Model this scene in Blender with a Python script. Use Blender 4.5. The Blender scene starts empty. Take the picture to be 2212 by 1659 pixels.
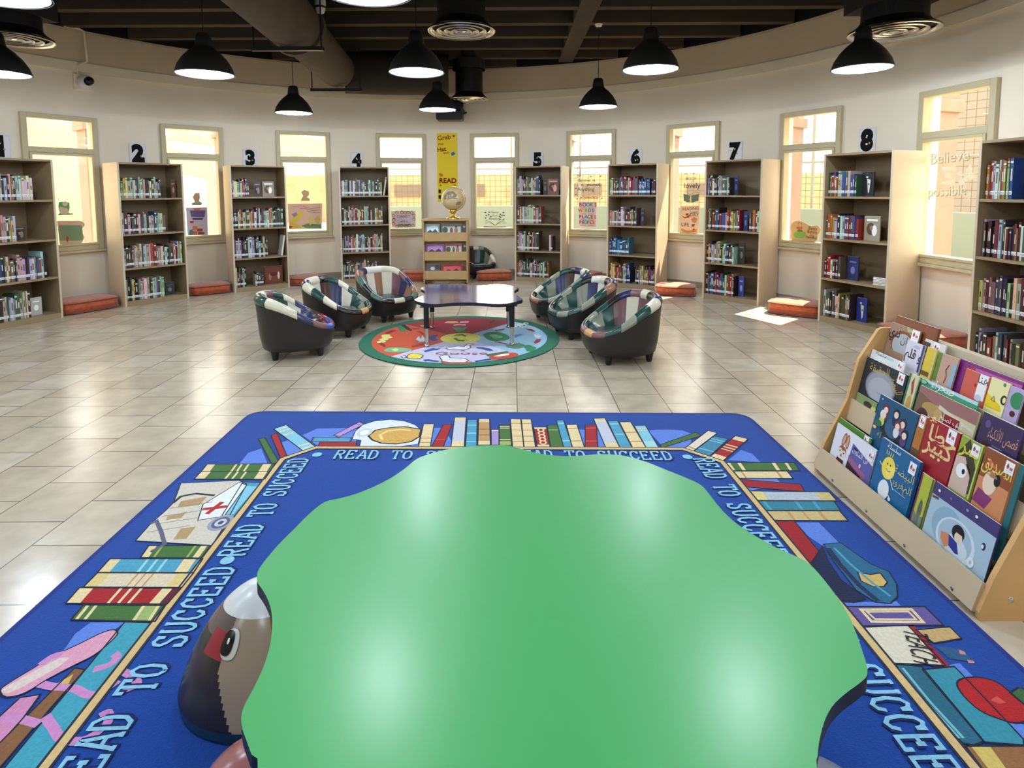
import bpy, math, random
from mathutils import Vector, Matrix
R_ = math.radians
rnd = random.Random(7)
scene = bpy.context.scene
COL = scene.collection

# ------------------------------------------------------------------ camera
F_PX, CX, CY, HC = 1259.8, 1106.0, 514.7, 1.45
PITCH, ROLL = R_(4.8176), R_(-0.2735)
cd = bpy.data.cameras.new('camera')
cam = bpy.data.objects.new('camera', cd)
COL.objects.link(cam)
cd.sensor_fit = 'HORIZONTAL'
cd.sensor_width = 36.0
cd.lens = 36.0 * F_PX / 2212.0
cd.shift_y = -(829.5 - CY) / 2212.0
cd.clip_start = 0.02
cam.matrix_world = Matrix.Translation((0, 0, HC)) @ Matrix.Rotation(math.pi/2 - PITCH, 4, 'X') @ Matrix.Rotation(ROLL, 4, 'Z')
scene.camera = cam

# ------------------------------------------------------------------ sky, sun, exposure
w = bpy.data.worlds.new('sky'); scene.world = w; w.use_nodes = True
bgn = w.node_tree.nodes['Background']
bgn.inputs[0].default_value = (1.0, 0.95, 0.86, 1)
bgn.inputs[1].default_value = 6.0
sl = bpy.data.lights.new('sun', 'SUN'); sl.energy = 25.0; sl.color = (1.0, 0.88, 0.68); sl.angle = R_(0.6)
so = bpy.data.objects.new('sun', sl); COL.objects.link(so)
so.rotation_euler = Vector((-.455, -.39, -.90)).to_track_quat('-Z', 'Y').to_euler()
LAMP_STRENGTH, BULB_WATTS = 22.0, 37.0
vs = scene.view_settings
vs.view_transform = 'Standard'; vs.look = 'None'; vs.exposure = 0.0; vs.gamma = 1.0
vs.use_curve_mapping = False
scene.cycles.max_bounces = 10
scene.cycles.diffuse_bounces = 5
scene.cycles.glossy_bounces = 4
scene.cycles.transparent_max_bounces = 16
scene.cycles.caustics_reflective = False
scene.cycles.caustics_refractive = False
scene.cycles.sample_clamp_indirect = 8.0
scene.cycles.use_denoising = True

# ------------------------------------------------------------------ geometry of the view (used to measure points of the place)
def ray(px, py):
    u, v = px - CX, py - CY
    c, s = math.cos(ROLL), math.sin(ROLL)
    u, v = (u*c + v*s)/F_PX, (-u*s + v*c)/F_PX
    return Vector((u, math.cos(PITCH) - v*math.sin(PITCH), -math.sin(PITCH) - v*math.cos(PITCH)))
def G(px, py, z=0.0):
    d = ray(px, py); t = (z - HC)/d.z
    return (d.x*t, d.y*t)
def hit(px, py, P0, N):
    d = ray(px, py); P0 = Vector(P0); N = Vector(N)
    t = (P0 - Vector((0, 0, HC))).dot(N)/d.dot(N)
    return Vector((0, 0, HC)) + d*t
WCX, WCY, WR = -1.0086, 4.8191, 5.2008        # centre and radius of the curved wall
def hit_wall(px, py, r=WR):
    d = ray(px, py); ox, oy = -WCX, -WCY
    a = d.x*d.x + d.y*d.y; b = 2*(ox*d.x + oy*d.y); c = ox*ox + oy*oy - r*r
    t = (-b + math.sqrt(b*b - 4*a*c))/(2*a)
    return Vector((0, 0, HC)) + d*t

# ------------------------------------------------------------------ helpers
def lin(c):
    if isinstance(c, str):
        c = c.lstrip('#'); c = tuple(int(c[i:i+2], 16)/255 for i in (0, 2, 4))
    elif max(c) > 1.0: c = tuple(x/255 for x in c)
    return tuple((x/12.92 if x <= .04045 else ((x+.055)/1.055)**2.4) for x in c[:3]) + (1.0,)

def mat(name, col=None, rough=.6, metal=0.0, spec=.5, bump=0.0, bscale=200., var=0.0, vscale=6., emit=None, sheen=0.0, coat=0.0):
    m = bpy.data.materials.new(name); m.use_nodes = True
    nt = m.node_tree; b = nt.nodes['Principled BSDF']
    b.inputs['Roughness'].default_value = rough; b.inputs['Metallic'].default_value = metal
    b.inputs['Specular IOR Level'].default_value = spec
    b.inputs['Sheen Weight'].default_value = sheen
    b.inputs['Coat Weight'].default_value = coat
    if emit:
        b.inputs['Emission Color'].default_value = lin(emit[0]); b.inputs['Emission Strength'].default_value = emit[1]
    if col is None:
        a = nt.nodes.new('ShaderNodeVertexColor'); a.layer_name = 'Col'; src = a.outputs[0]
    else:
        a = nt.nodes.new('ShaderNodeRGB'); a.outputs[0].default_value = lin(col); src = a.outputs[0]
    tc = nt.nodes.new('ShaderNodeTexCoord')
    if var:
        n = nt.nodes.new('ShaderNodeTexNoise'); n.inputs['Scale'].default_value = vscale; n.inputs['Detail'].default_value = 4
        nt.links.new(tc.outputs['Object'], n.inputs['Vector'])
        mr = nt.nodes.new('ShaderNodeMapRange'); mr.inputs['From Min'].default_value = .3; mr.inputs['From Max'].default_value = .7
        mr.inputs['To Min'].default_value = 1-var; mr.inputs['To Max'].default_value = 1+var
        nt.links.new(n.outputs[0], mr.inputs[0])
        mx = nt.nodes.new('ShaderNodeMix'); mx.data_type = 'RGBA'; mx.blend_type = 'MULTIPLY'; mx.inputs[0].default_value = 1
        nt.links.new(src, mx.inputs['A']); nt.links.new(mr.outputs[0], mx.inputs['B']); src = mx.outputs['Result']
    nt.links.new(src, b.inputs['Base Color'])
    if bump:
        n = nt.nodes.new('ShaderNodeTexNoise'); n.inputs['Scale'].default_value = bscale; n.inputs['Detail'].default_value = 3
        nt.links.new(tc.outputs['Object'], n.inputs['Vector'])
        bp = nt.nodes.new('ShaderNodeBump'); bp.inputs['Strength'].default_value = bump; bp.inputs['Distance'].default_value = .003
        nt.links.new(n.outputs[0], bp.inputs['Height']); nt.links.new(bp.outputs[0], b.inputs['Normal'])
    return m

class MB:
    """collects coloured shapes and links them as one mesh object"""
    def __init__(s): s.v = []; s.f = []; s.c = []; s.m = []; s.sm = []
    def add(s, verts, faces, col='#ffffff', mi=0, smooth=False):
        o = len(s.v); s.v += [tuple(p) for p in verts]
        c = lin(col) if not (isinstance(col, tuple) and len(col) == 4) else col
        for f in faces:
            s.f.append([i+o for i in f]); s.c.append(c); s.m.append(mi); s.sm.append(smooth)
    def box(s, x0, x1, y0, y1, z0, z1, col='#ffffff', mi=0, M=None):
        P = [Vector((x, y, z)) for z in (z0, z1) for y in (y0, y1) for x in (x0, x1)]
        if M: P = [M @ p for p in P]
        s.add(P, [(0, 2, 3, 1), (4, 5, 7, 6), (0, 1, 5, 4), (2, 6, 7, 3), (0, 4, 6, 2), (1, 3, 7, 5)], col, mi)
    def prism(s, pts, z0, z1, col='#ffffff', mi=0, side=None, smi=None, M=None):
        n = len(pts); P = [Vector((p[0], p[1], z)) for z in (z0, z1) for p in pts]
        if M: P = [M @ p for p in P]
        s.add(P, [tuple(range(n, 2*n)), tuple(reversed(range(n)))], col, mi)
        s.add(P, [(i, (i+1) % n, n+(i+1) % n, n+i) for i in range(n)], side or col, mi if smi is None else smi)
    def lathe(s, prof, n=32, col='#ffffff', mi=0, M=None, smooth=True, capb=False, capt=False):
        P = [Vector((r*math.cos(2*math.pi*k/n), r*math.sin(2*math.pi*k/n), z)) for r, z in prof for k in range(n)]
        if M: P = [M @ p for p in P]
        fs = [(j*n+k, j*n+(k+1) % n, (j+1)*n+(k+1) % n, (j+1)*n+k) for j in range(len(prof)-1) for k in range(n)]
        s.add(P, fs, col, mi, smooth)
        if capb: s.add(P[:n], [tuple(reversed(range(n)))], col, mi)
        if capt: s.add(P[-n:], [tuple(range(n))], col, mi)
    def tube(s, pts, r, n=10, col='#ffffff', mi=0, r1=None):
        pts = [Vector(p) for p in pts]; rings = []
        for i, p in enumerate(pts):
            t = (pts[min(i+1, len(pts)-1)] - pts[max(i-1, 0)]).normalized()
            a = t.orthogonal().normalized() if i == 0 else (a0 - t*a0.dot(t)).normalized()
            a0 = a; b = t.cross(a)
            rr = r if r1 is None else r + (r1-r)*i/(len(pts)-1)
            rings += [p + (a*math.cos(2*math.pi*k/n) + b*math.sin(2*math.pi*k/n))*rr for k in range(n)]
        fs = [(j*n+k, j*n+(k+1) % n, (j+1)*n+(k+1) % n, (j+1)*n+k) for j in range(len(pts)-1) for k in range(n)]
        s.add(rings, fs, col, mi, True)
        m = len(rings)
        s.add(rings[:n], [tuple(reversed(range(n)))], col, mi); s.add(rings[m-n:], [tuple(range(n))], col, mi)
    def grid(s, rows, col=None, mi=0, closed=True, colf=None, smooth=True):
        n = len(rows[0]); P = [p for r in rows for p in r]; o = len(s.v); s.v += [tuple(p) for p in P]
        for j in range(len(rows)-1):
            for k in range(n if closed else n-1):
                k2 = (k+1) % n
                s.f.append([o+j*n+k, o+j*n+k2, o+(j+1)*n+k2, o+(j+1)*n+k])
                s.c.append(lin(colf(j, k) if colf else col)); s.m.append(mi); s.sm.append(smooth)
    def build(s, name, mats, parent=None, loc=None, rot=None, bevel=0.0, smooth=None):
        me = bpy.data.meshes.new(name); me.from_pydata(s.v, [], s.f)
        if not isinstance(mats, (list, tuple)): mats = [mats]
        for m in mats: me.materials.append(m)
        at = me.color_attributes.new('Col', 'FLOAT_COLOR', 'CORNER')
        buf = []
        for f, c in zip(s.f, s.c): buf += list(c)*len(f)
        at.data.foreach_set('color', buf)
        me.polygons.foreach_set('material_index', s.m)
        me.polygons.foreach_set('use_smooth', s.sm if smooth is None else [smooth]*len(s.f))
        me.update()
        o = bpy.data.objects.new(name, me); COL.objects.link(o)
        if parent: o.parent = parent
        if loc is not None: o.location = loc
        if rot is not None: o.rotation_euler = (0, 0, rot)
        if bevel:
            b = o.modifiers.new('bevel', 'BEVEL'); b.width = bevel; b.segments = 2; b.limit_method = 'ANGLE'; b.harden_normals = False
        return o

def tag(o, label, cat, group=None, kind=None):
    if label: o['label'] = label
    if cat: o['category'] = cat
    if group: o['group'] = group
    if kind: o['kind'] = kind
    return o
def thing(name, label, cat, loc=(0, 0, 0), rot=0.0, group=None):
    o = bpy.data.objects.new(name, None); COL.objects.link(o); o.empty_display_size = .1
    o.location = loc; o.rotation_euler = (0, 0, rot)
    return tag(o, label, cat, group)
def struct(o): o['kind'] = 'structure'; return o

TEXT = {}
def text_mesh(s, bold=0.0):
    k = (s, bold)
    if k not in TEXT:
        c = bpy.data.curves.new('t', 'FONT'); c.body = s; c.size = 1; c.offset = bold; c.resolution_u = 3
        o = bpy.data.objects.new('t', c); COL.objects.link(o)
        dg = bpy.context.evaluated_depsgraph_get()
        m = bpy.data.meshes.new_from_object(o.evaluated_get(dg))
        vs_ = [(v.co.x, v.co.y) for v in m.vertices]; fs = [tuple(p.vertices) for p in m.polygons]
        bpy.data.objects.remove(o); bpy.data.curves.remove(c); bpy.data.meshes.remove(m)
        xs = [v[0] for v in vs_] or [0]; x0, x1 = min(xs), max(xs)
        TEXT[k] = ([((x-(x0+x1)/2), y) for x, y in vs_], fs, x1-x0)
    return TEXT[k]

AR = {'ا': (0xFE8D, 2), 'أ': (0xFE83, 2), 'ب': (0xFE8F, 4), 'ة': (0xFE93, 2), 'ت': (0xFE95, 4), 'ح': (0xFEA1, 4), 'خ': (0xFEA5, 4),
      'د': (0xFEA9, 2), 'ذ': (0xFEAB, 2), 'ر': (0xFEAD, 2), 'س': (0xFEB1, 4), 'ص': (0xFEB9, 4), 'ط': (0xFEC1, 4), 'ف': (0xFED1, 4),
      'ق': (0xFED5, 4), 'ك': (0xFED9, 4), 'ل': (0xFEDD, 4), 'م': (0xFEE1, 4), 'ن': (0xFEE5, 4), 'ه': (0xFEE9, 4), 'و': (0xFEED, 2),
      'ي': (0xFEF1, 4), 'ء': (0xFE80, 1), 'ض': (0xFEBD, 4), '\uFEF7': (0xFEF7, 2)}
def arab(s):
    s = s.replace('لأ', '\uFEF7'); out = []
    for i, ch in enumerate(s):
        if ch not in AR: out.append(ch); continue
        base, n = AR[ch]
        prev = i > 0 and s[i-1] in AR and AR[s[i-1]][1] == 4
        nxt = i+1 < len(s) and s[i+1] in AR and AR[s[i+1]][1] >= 2 and n == 4
        prev = prev and n >= 2
        out.append(chr(base + (3 if prev and nxt else 2 if nxt else 1 if prev else 0)))
    return ''.join(reversed(out))

class Art:
    """flat artwork laid on a surface of an MB, in the surface's own u, v axes"""
    def __init__(s, mb, O, U, V, N=None, mi=0, step=.0003, lift=.0004):
        s.mb = mb; s.O = Vector(O); s.U = Vector(U).normalized(); s.V = Vector(V).normalized()
        s.N = Vector(N).normalized() if N else s.U.cross(s.V); s.h = lift; s.step = step; s.mi = mi
    def P(s, u, v):
        k = getattr(s, 'vk', None)
        if k: v = s.vh - (s.vh - v)*k
        return s.O + s.U*u + s.V*v + s.N*s.h
    def poly(s, pts, c):
        m = getattr(s, 'umax', None)
        if m: pts = [(max(-m, min(m, p[0])), max(0, min(s.vh, p[1]))) for p in pts]
        a = sum(pts[i][0]*pts[(i+1) % len(pts)][1] - pts[(i+1) % len(pts)][0]*pts[i][1] for i in range(len(pts)))
        pts = list(pts) if a > 0 else list(reversed(pts))
        s.mb.add([s.P(*p) for p in pts], [tuple(range(len(pts)))], c, s.mi); s.h += s.step
    def rect(s, u0, v0, u1, v1, c): s.poly([(u0, v0), (u1, v0), (u1, v1), (u0, v1)], c)
    def ell(s, u, v, ru, rv, c, n=24, rot=0.0, a0=0, a1=360):
        cr, sr = math.cos(rot), math.sin(rot); pts = []
        full = a1-a0 >= 360
        for k in range(n + (0 if full else 1)):
            t = R_(a0 + (a1-a0)*k/n); x, y = ru*math.cos(t), rv*math.sin(t)
            pts.append((u + x*cr - y*sr, v + x*sr + y*cr))
        s.poly(pts, c)
    def line(s, pts, wd, c, closed=False):
        n = len(pts); L = []; Rr = []
        for i in range(n):
            p = Vector(pts[i]).to_2d()
            a = Vector(pts[(i-1) % n]).to_2d() if (i > 0 or closed) else None
            b = Vector(pts[(i+1) % n]).to_2d() if (i < n-1 or closed) else None
            d1 = (p-a).normalized() if a is not None else None; d2 = (b-p).normalized() if b is not None else None
            d = (d1 or d2) + (d2 or d1)
            if d.length < 1e-4: d = d1 or d2
            d.normalize(); nr = Vector((-d.y, d.x)); k = nr.dot(Vector((-(d2 or d1).y, (d2 or d1).x))); k = max(.5, abs(k))
            L.append(p + nr*wd/2/k); Rr.append(p - nr*wd/2/k)
        P = [s.P(*q) for q in L] + [s.P(*q) for q in Rr]
        m = n if closed else n-1
        s.mb.add(P, [(i, n+i, n+(i+1) % n, (i+1) % n) for i in range(m)], c, s.mi); s.h += s.step
    def text(s, t, u, v, size, c, bold=0.0, rot=0.0, width=None, sx=1.0):
        vs_, fs, wd = text_mesh(t, bold)
        if not vs_: return
        lim = getattr(s, 'umax', None)
        if lim and width is None and abs(u) + wd*size/2 > lim*.97: width = max(.01, 2*(lim*.97 - abs(u)))
        k = size/(getattr(s, 'vk', None) or 1); kx = size*sx if width is None else width/max(wd, .01)
        cr, sr = math.cos(rot), math.sin(rot)
        s.mb.add([s.P(u + x*kx*cr - y*k*sr, v + x*kx*sr + y*k*cr) for x, y in vs_], fs, c, s.mi); s.h += s.step

def smooth_loop(pts, n=5):
    out = []; N = len(pts)
    for i in range(N):
        p0, p1, p2, p3 = (Vector(pts[(i+k) % N]).to_2d() for k in (-1, 0, 1, 2))
        for j in range(n):
            t = j/n
            out.append(tuple(.5*((2*p1) + (p2-p0)*t + (2*p0-5*p1+4*p2-p3)*t*t + (3*p1-p0-3*p2+p3)*t**3)))
    return out
def zoomer(ox, oy, sc): return lambda L: [(ox + x/sc, oy + y/sc) for x, y in L]

# ------------------------------------------------------------------ materials
M_wall = mat('wall_paint', (238, 226, 204), .85, var=.03, vscale=2., bump=.05, bscale=120)
M_trim = mat('trim_paint', (234, 222, 196), .8)
M_frame = mat('window_paint', (196, 184, 148), .55)
M_beech = mat('beech_laminate', (205, 188, 160), .45, var=.05, vscale=3.)
M_lam_shaded = mat('bookcase_laminate_shaded', (152, 130, 97), .5, var=.06, vscale=4.)  # case laminate with the shade of the interiors put into its colour
M_edge = mat('bookcase_edge', (150, 136, 112), .5)
M_black = mat('black_plastic', (14, 14, 16), .45)
M_ceil = mat('ceiling_black', (9, 8, 7), .95)
M_beam = mat('beam_paint', (62, 52, 38), .9, var=.1, vscale=5)
M_duct = mat('duct_paint', (76, 65, 50), .8, var=.15, vscale=8, bump=.15, bscale=14)
M_shade = mat('lamp_shade_black', (26, 24, 22), .5)
M_chrome = mat('chrome', (210, 205, 195), .22, metal=1.0)
M_glow = mat('lamp_diffuser', (250, 252, 255), .5, emit=((224, 240, 255), LAMP_STRENGTH))
M_v = mat('painted_print', None, .8, spec=.2)
M_book = mat('book_cover', None, .42)
M_cover = mat('glossy_cover', None, .32)
M_rug = mat('rug_pile', None, 1.0, spec=.1, bump=.7, bscale=260., var=.10, vscale=90., sheen=.15)
M_leather = mat('patchwork_leather', None, .24, bump=.06, bscale=60)
M_dark_leather = mat('dark_leather', (33, 28, 27), .42, bump=.10, bscale=40)
M_rust = mat('rust_velvet', None, .85, var=.22, vscale=22., bump=.4, bscale=60., sheen=.4)
M_green = mat('green_laminate', (58, 153, 78), .42, spec=.5, bump=.03, bscale=400, coat=.35)
M_green.node_tree.nodes['Principled BSDF'].inputs['Coat Roughness'].default_value = .24
M_blue = mat('blue_laminate', (34, 34, 128), .13, spec=.9, coat=1.0)
M_blue.node_tree.nodes['Principled BSDF'].inputs['Coat Roughness'].default_value = .09
M_edgeband = mat('dark_edge_band', (16, 20, 32), .5)
M_gold = mat('gold', (222, 190, 96), .2, metal=1.0)
M_sand = mat('sand_render', (178, 164, 136), .9, var=.05, vscale=3)
M_pink = mat('pink_render', (136, 112, 98), .9, var=.08, vscale=5)
M_steel = mat('grey_steel', (120, 120, 112), .5)
M_white = mat('white_plastic', (225, 225, 220), .4)

def floor_mat():
    m = bpy.data.materials.new('floor_tiles'); m.use_nodes = True; nt = m.node_tree; b = nt.nodes['Principled BSDF']
    tc = nt.nodes.new('ShaderNodeTexCoord'); sp = nt.nodes.new('ShaderNodeSeparateXYZ'); cb = nt.nodes.new('ShaderNodeCombineXYZ')
    nt.links.new(tc.outputs['Object'], sp.inputs[0])
    def off(out, k):
        a = nt.nodes.new('ShaderNodeMath'); a.operation = 'ADD'; a.inputs[1].default_value = k; nt.links.new(out, a.inputs[0]); return a.outputs[0]
    nt.links.new(off(sp.outputs[1], -2.80+34.5), cb.inputs[0]); nt.links.new(off(sp.outputs[0], 1.98+33.5), cb.inputs[1])
    br = nt.nodes.new('ShaderNodeTexBrick')
    for k, v in (('Scale', 1.0), ('Mortar Size', .0032), ('Mortar Smooth', .1), ('Bias', 0.0), ('Brick Width', .345), ('Row Height', .335)):
        br.inputs[k].default_value = v
    br.offset = .5; br.offset_frequency = 2; br.squash = 1.0
    br.inputs['Color1'].default_value = lin((180, 164, 140)); br.inputs['Color2'].default_value = lin((197, 183, 161))
    br.inputs['Mortar'].default_value = lin((104, 94, 82))
    nt.links.new(cb.outputs[0], br.inputs['Vector'])
    n = nt.nodes.new('ShaderNodeTexNoise'); n.inputs['Scale'].default_value = 7; n.inputs['Detail'].default_value = 6
    nt.links.new(tc.outputs['Object'], n.inputs['Vector'])
    mr = nt.nodes.new('ShaderNodeMapRange'); mr.inputs['From Min'].default_value = .3; mr.inputs['From Max'].default_value = .7
    mr.inputs['To Min'].default_value = .86; mr.inputs['To Max'].default_value = 1.1; nt.links.new(n.outputs[0], mr.inputs[0])
    mx = nt.nodes.new('ShaderNodeMix'); mx.data_type = 'RGBA'; mx.blend_type = 'MULTIPLY'; mx.inputs[0].default_value = 1
    nt.links.new(br.outputs['Color'], mx.inputs['A']); nt.links.new(mr.outputs[0], mx.inputs['B'])
    nt.links.new(mx.outputs['Result'], b.inputs['Base Color'])
    b.inputs['Roughness'].default_value = .21; b.inputs['Specular IOR Level'].default_value = .65
    iv = nt.nodes.new('ShaderNodeMath'); iv.operation = 'MULTIPLY'; iv.inputs[1].default_value = -1.0; nt.links.new(br.outputs['Fac'], iv.inputs[0])
    n2 = nt.nodes.new('ShaderNodeTexNoise'); n2.inputs['Scale'].default_value = 30; nt.links.new(tc.outputs['Object'], n2.inputs['Vector'])
    ad = nt.nodes.new('ShaderNodeMath'); ad.operation = 'MULTIPLY_ADD'; ad.inputs[1].default_value = .12
    nt.links.new(n2.outputs[0], ad.inputs[0]); nt.links.new(iv.outputs[0], ad.inputs[2])
    bp = nt.nodes.new('ShaderNodeBump'); bp.inputs['Strength'].default_value = .5; bp.inputs['Distance'].default_value = .003
    nt.links.new(ad.outputs[0], bp.inputs['Height']); nt.links.new(bp.outputs[0], b.inputs['Normal'])
    return m
def glass_mat():
    m = bpy.data.materials.new('window_glass'); m.use_nodes = True; nt = m.node_tree; nt.nodes.clear()
    o = nt.nodes.new('ShaderNodeOutputMaterial'); mx = nt.nodes.new('ShaderNodeMixShader'); f = nt.nodes.new('ShaderNodeFresnel'); f.inputs[0].default_value = 1.4
    t = nt.nodes.new('ShaderNodeBsdfTransparent'); g = nt.nodes.new('ShaderNodeBsdfGlossy'); g.inputs['Roughness'].default_value = .02
    t.inputs[0].default_value = (.97, .98, .96, 1)
    nt.links.new(f.outputs[0], mx.inputs[0]); nt.links.new(t.outputs[0], mx.inputs[1]); nt.links.new(g.outputs[0], mx.inputs[2]); nt.links.new(mx.outputs[0], o.inputs[0])
    return m
def film_mat():
    m = bpy.data.materials.new('clear_film'); m.use_nodes = True; nt = m.node_tree; nt.nodes.clear()
    o = nt.nodes.new('ShaderNodeOutputMaterial'); t = nt.nodes.new('ShaderNodeBsdfTransparent'); t.inputs[0].default_value = (.98, .98, .97, 1); nt.links.new(t.outputs[0], o.inputs[0]); return m
M_film = film_mat()
M_floor = floor_mat(); M_glass = glass_mat()

# ------------------------------------------------------------------ room shell
CASE_A = [-69.42, -51.8, -35.22, -16.53, 17.18, 35.47, 53.81, 73.74, 95.61]
CASE_X = [-.39, -.38, -.04, -1.54, -.56, 3.62, 6.36, 6.39, 9.02]
CCX, CCY, CR = -.9649, 4.6362, 4.6365
CW, CH = .7579, 1.8045
WIN_A = [-61.7, -44.21, -26.76, -9.49, 7.98, 26.21, 44.46, 63.34, 82.69]
WW, WZ0, WZ1 = .815, .7019, 2.3842
Z_TOP = 3.42
A_END = 107.0
def wp(a, r=WR): return (WCX + r*math.sin(R_(a)), WCY + r*math.cos(R_(a)))

mb = MB()
mb.box(-9, 7, -5, 11.5, -.06, 0)
struct(mb.build('floor', M_floor))

hw = math.degrees(math.asin((WW/2 - .02)/WR))
cuts = sorted(set([round(-A_END + k*1.5, 3) for k in range(int(2*A_END/1.5)+1)] + [A_END] + [a+s*hw for a in WIN_A for s in (-1, 1)]))
def in_win(a): return any(abs(a-x) < hw - 1e-6 for x in WIN_A)
mb = MB()
for a0, a1 in zip(cuts[:-1], cuts[1:]):
    if a1-a0 < 1e-6: continue
    spans = [(0, WZ0+.02), (WZ1-.02, Z_TOP)] if in_win((a0+a1)/2) else [(0, Z_TOP)]
    spans[-1] = (spans[-1][0], 3.75)
    for z0, z1 in spans:
        p, q = wp(a0), wp(a1); P, Q = wp(a0, WR+.2), wp(a1, WR+.2)
        mb.add([(*p, z0), (*q, z0), (*q, z1), (*p, z1)], [(0, 3, 2, 1)])
        mb.add([(*P, z0), (*Q, z0), (*Q, z1), (*P, z1)], [(0, 1, 2, 3)])
for a in WIN_A:       # reveals
    for s in (-1, 1):
        p, P = wp(a+s*hw), wp(a+s*hw, WR+.2)
        mb.add([(*p, WZ0+.02), (*P, WZ0+.02), (*P, WZ1-.02), (*p, WZ1-.02)], [(0, 1, 2, 3)])
    for z in (WZ0+.02, WZ1-.02):
        p, q, P, Q = wp(a-hw), wp(a+hw), wp(a-hw, WR+.2), wp(a+hw, WR+.2)
        mb.add([(*p, z), (*q, z), (*Q, z), (*P, z)], [(0, 1, 2, 3)])
struct(mb.build('wall_back', M_wall))
eL, eR = wp(-A_END), wp(A_END)
for nm, (x, y) in (('wall_left', eL), ('wall_right', eR)):
    mb = MB(); s = -1 if x < 0 else 1
    mb.box(min(x, x+s*.2), max(x, x+s*.2), -4.5, y, 0, 3.75); struct(mb.build(nm, M_wall))
mb = MB(); mb.box(eL[0]-.2, eR[0]+.2, -4.7, -4.5, 0, 3.75); struct(mb.build('wall_front', M_wall))

# upper band of the curved wall with its sloped underside
mb = MB(); rows = []
AA = [-A_END + k*2 for k in range(int(A_END)+1)]
for r, z in ((WR-.004, 2.95), (WR-.030, 2.95), (WR-.034, 3.06), (WR-.030, 3.07)):
    rows.append([(*wp(a, r), z) for a in AA])
mb.grid(rows, '#ffffff', closed=False, smooth=False)
struct(mb.build('trim_1', M_trim))
mb = MB(); rows = [[(*wp(a, r), z) for a in AA] for r, z in ((WR-.001, 3.065), (WR-.022, 3.07), (WR-.10, Z_TOP), (WR-.10, Z_TOP+.03))]
mb.grid(rows, '#ffffff', closed=False, smooth=False)
struct(mb.build('trim_2', mat('band_paint', (196, 180, 154), .9, var=.03, vscale=3)))
mb = MB(); rows = []
for r, z in ((WR-.001, .085), (WR-.012, .08), (WR-.012, 0)): rows.append([(*wp(a, r), z) for a in AA])
mb.grid(rows, '#ffffff', closed=False, smooth=False)
struct(mb.build('baseboard_back', mat('skirting_tile', (150, 138, 120), .4)))

# ceiling: black deck, dark upstand above the band, joists and one spine beam
mb = MB()
mb.prism([wp(A_END - k*2*A_END/90, WR+.22) for k in range(91)] + [(eL[0]-.22, -4.7), (eR[0]+.22, -4.7)], 3.75, 3.82)
rows = [[(*wp(a, WR-.095), z) for a in AA] for z in (Z_TOP+.005, 3.75)]
mb.grid(rows, '#ffffff', closed=False, smooth=False)
struct(mb.build('ceiling', M_ceil))
y = 1.1
while y < 10:
    dy = abs(y - WCY); hx = math.sqrt(max(0, (WR-.12)**2 - dy*dy)) if y > 3.2 else 4.9
    mb = MB(); mb.box(max(WCX-hx, -5.95), min(WCX+hx, 3.95), y-.06, y+.06, 3.45, 3.75)
    struct(mb.build('ceiling_joist', M_beam)); y += .62
mb = MB(); mb.box(.75, .97, -4.4, 9.4, 3.44, 3.75); struct(mb.build('ceiling_beam', M_beam))

# ------------------------------------------------------------------ windows
FD0, FD1 = -.045, .06           # frame depth inside and outside the chord plane
WF = []
def win_frame(a):
    o = Vector((*wp(a, math.sqrt(WR**2-(WW/2)**2)), 0)); U = Vector((math.cos(R_(a)), -math.sin(R_(a)), 0)); N = Vector((math.sin(R_(a)), math.cos(R_(a)), 0))
    return o, U, N
TRZ = 1.95
for i, a in enumerate(WIN_A):
    o, U, N = win_frame(a); WF.append((o, U, N))
    root = thing('window_%d' % (i+1), None, None, o, -R_(a)); struct(root)
    h = WW/2; mb = MB(); t = .062
    mb.box(-h, -h+t, FD0, FD1, WZ0, WZ1); mb.box(h-t, h, FD0, FD1, WZ0, WZ1)
    mb.box(-h+t, h-t, FD0, FD1, WZ1-t, WZ1); mb.box(-h+t, h-t, FD0, FD1, WZ0, WZ0+t)
    mb.box(-h+t, h-t, FD0, FD1, TRZ-.035, TRZ+.035)
    struct(mb.build('window_frame', M_frame, root, bevel=.006))
    mb = MB(); s = .028                               # opening sash
    mb.box(-h+t, -h+t+s, FD0-.012, FD1-.02, WZ0+t, TRZ-.035); mb.box(h-t-s, h-t, FD0-.012, FD1-.02, WZ0+t, TRZ-.035)
    mb.box(-h+t+s, h-t-s, FD0-.012, FD1-.02, TRZ-.035-s, TRZ-.035); mb.box(-h+t+s, h-t-s, FD0-.012, FD1-.02, WZ0+t, WZ0+t+s)
    struct(mb.build('window_sash', M_frame, root, bevel=.004))
    mb = MB(); mb.box(-h-.015, h+.015, FD0-.03, .0, WZ0-.03, WZ0); struct(mb.build('window_sill', M_frame, root, bevel=.006))
    mb = MB()
    mb.add([(-h+t, .02, WZ0+t), (h-t, .02, WZ0+t), (h-t, .02, TRZ-.03), (-h+t, .02, TRZ-.03)], [(0, 1, 2, 3)])
    mb.add([(-h+t, .02, TRZ+.03), (h-t, .02, TRZ+.03), (h-t, .02, WZ1-t), (-h+t, .02, WZ1-t)], [(0, 1, 2, 3)])
    struct(mb.build('glass_pane', M_glass, root))

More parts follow.
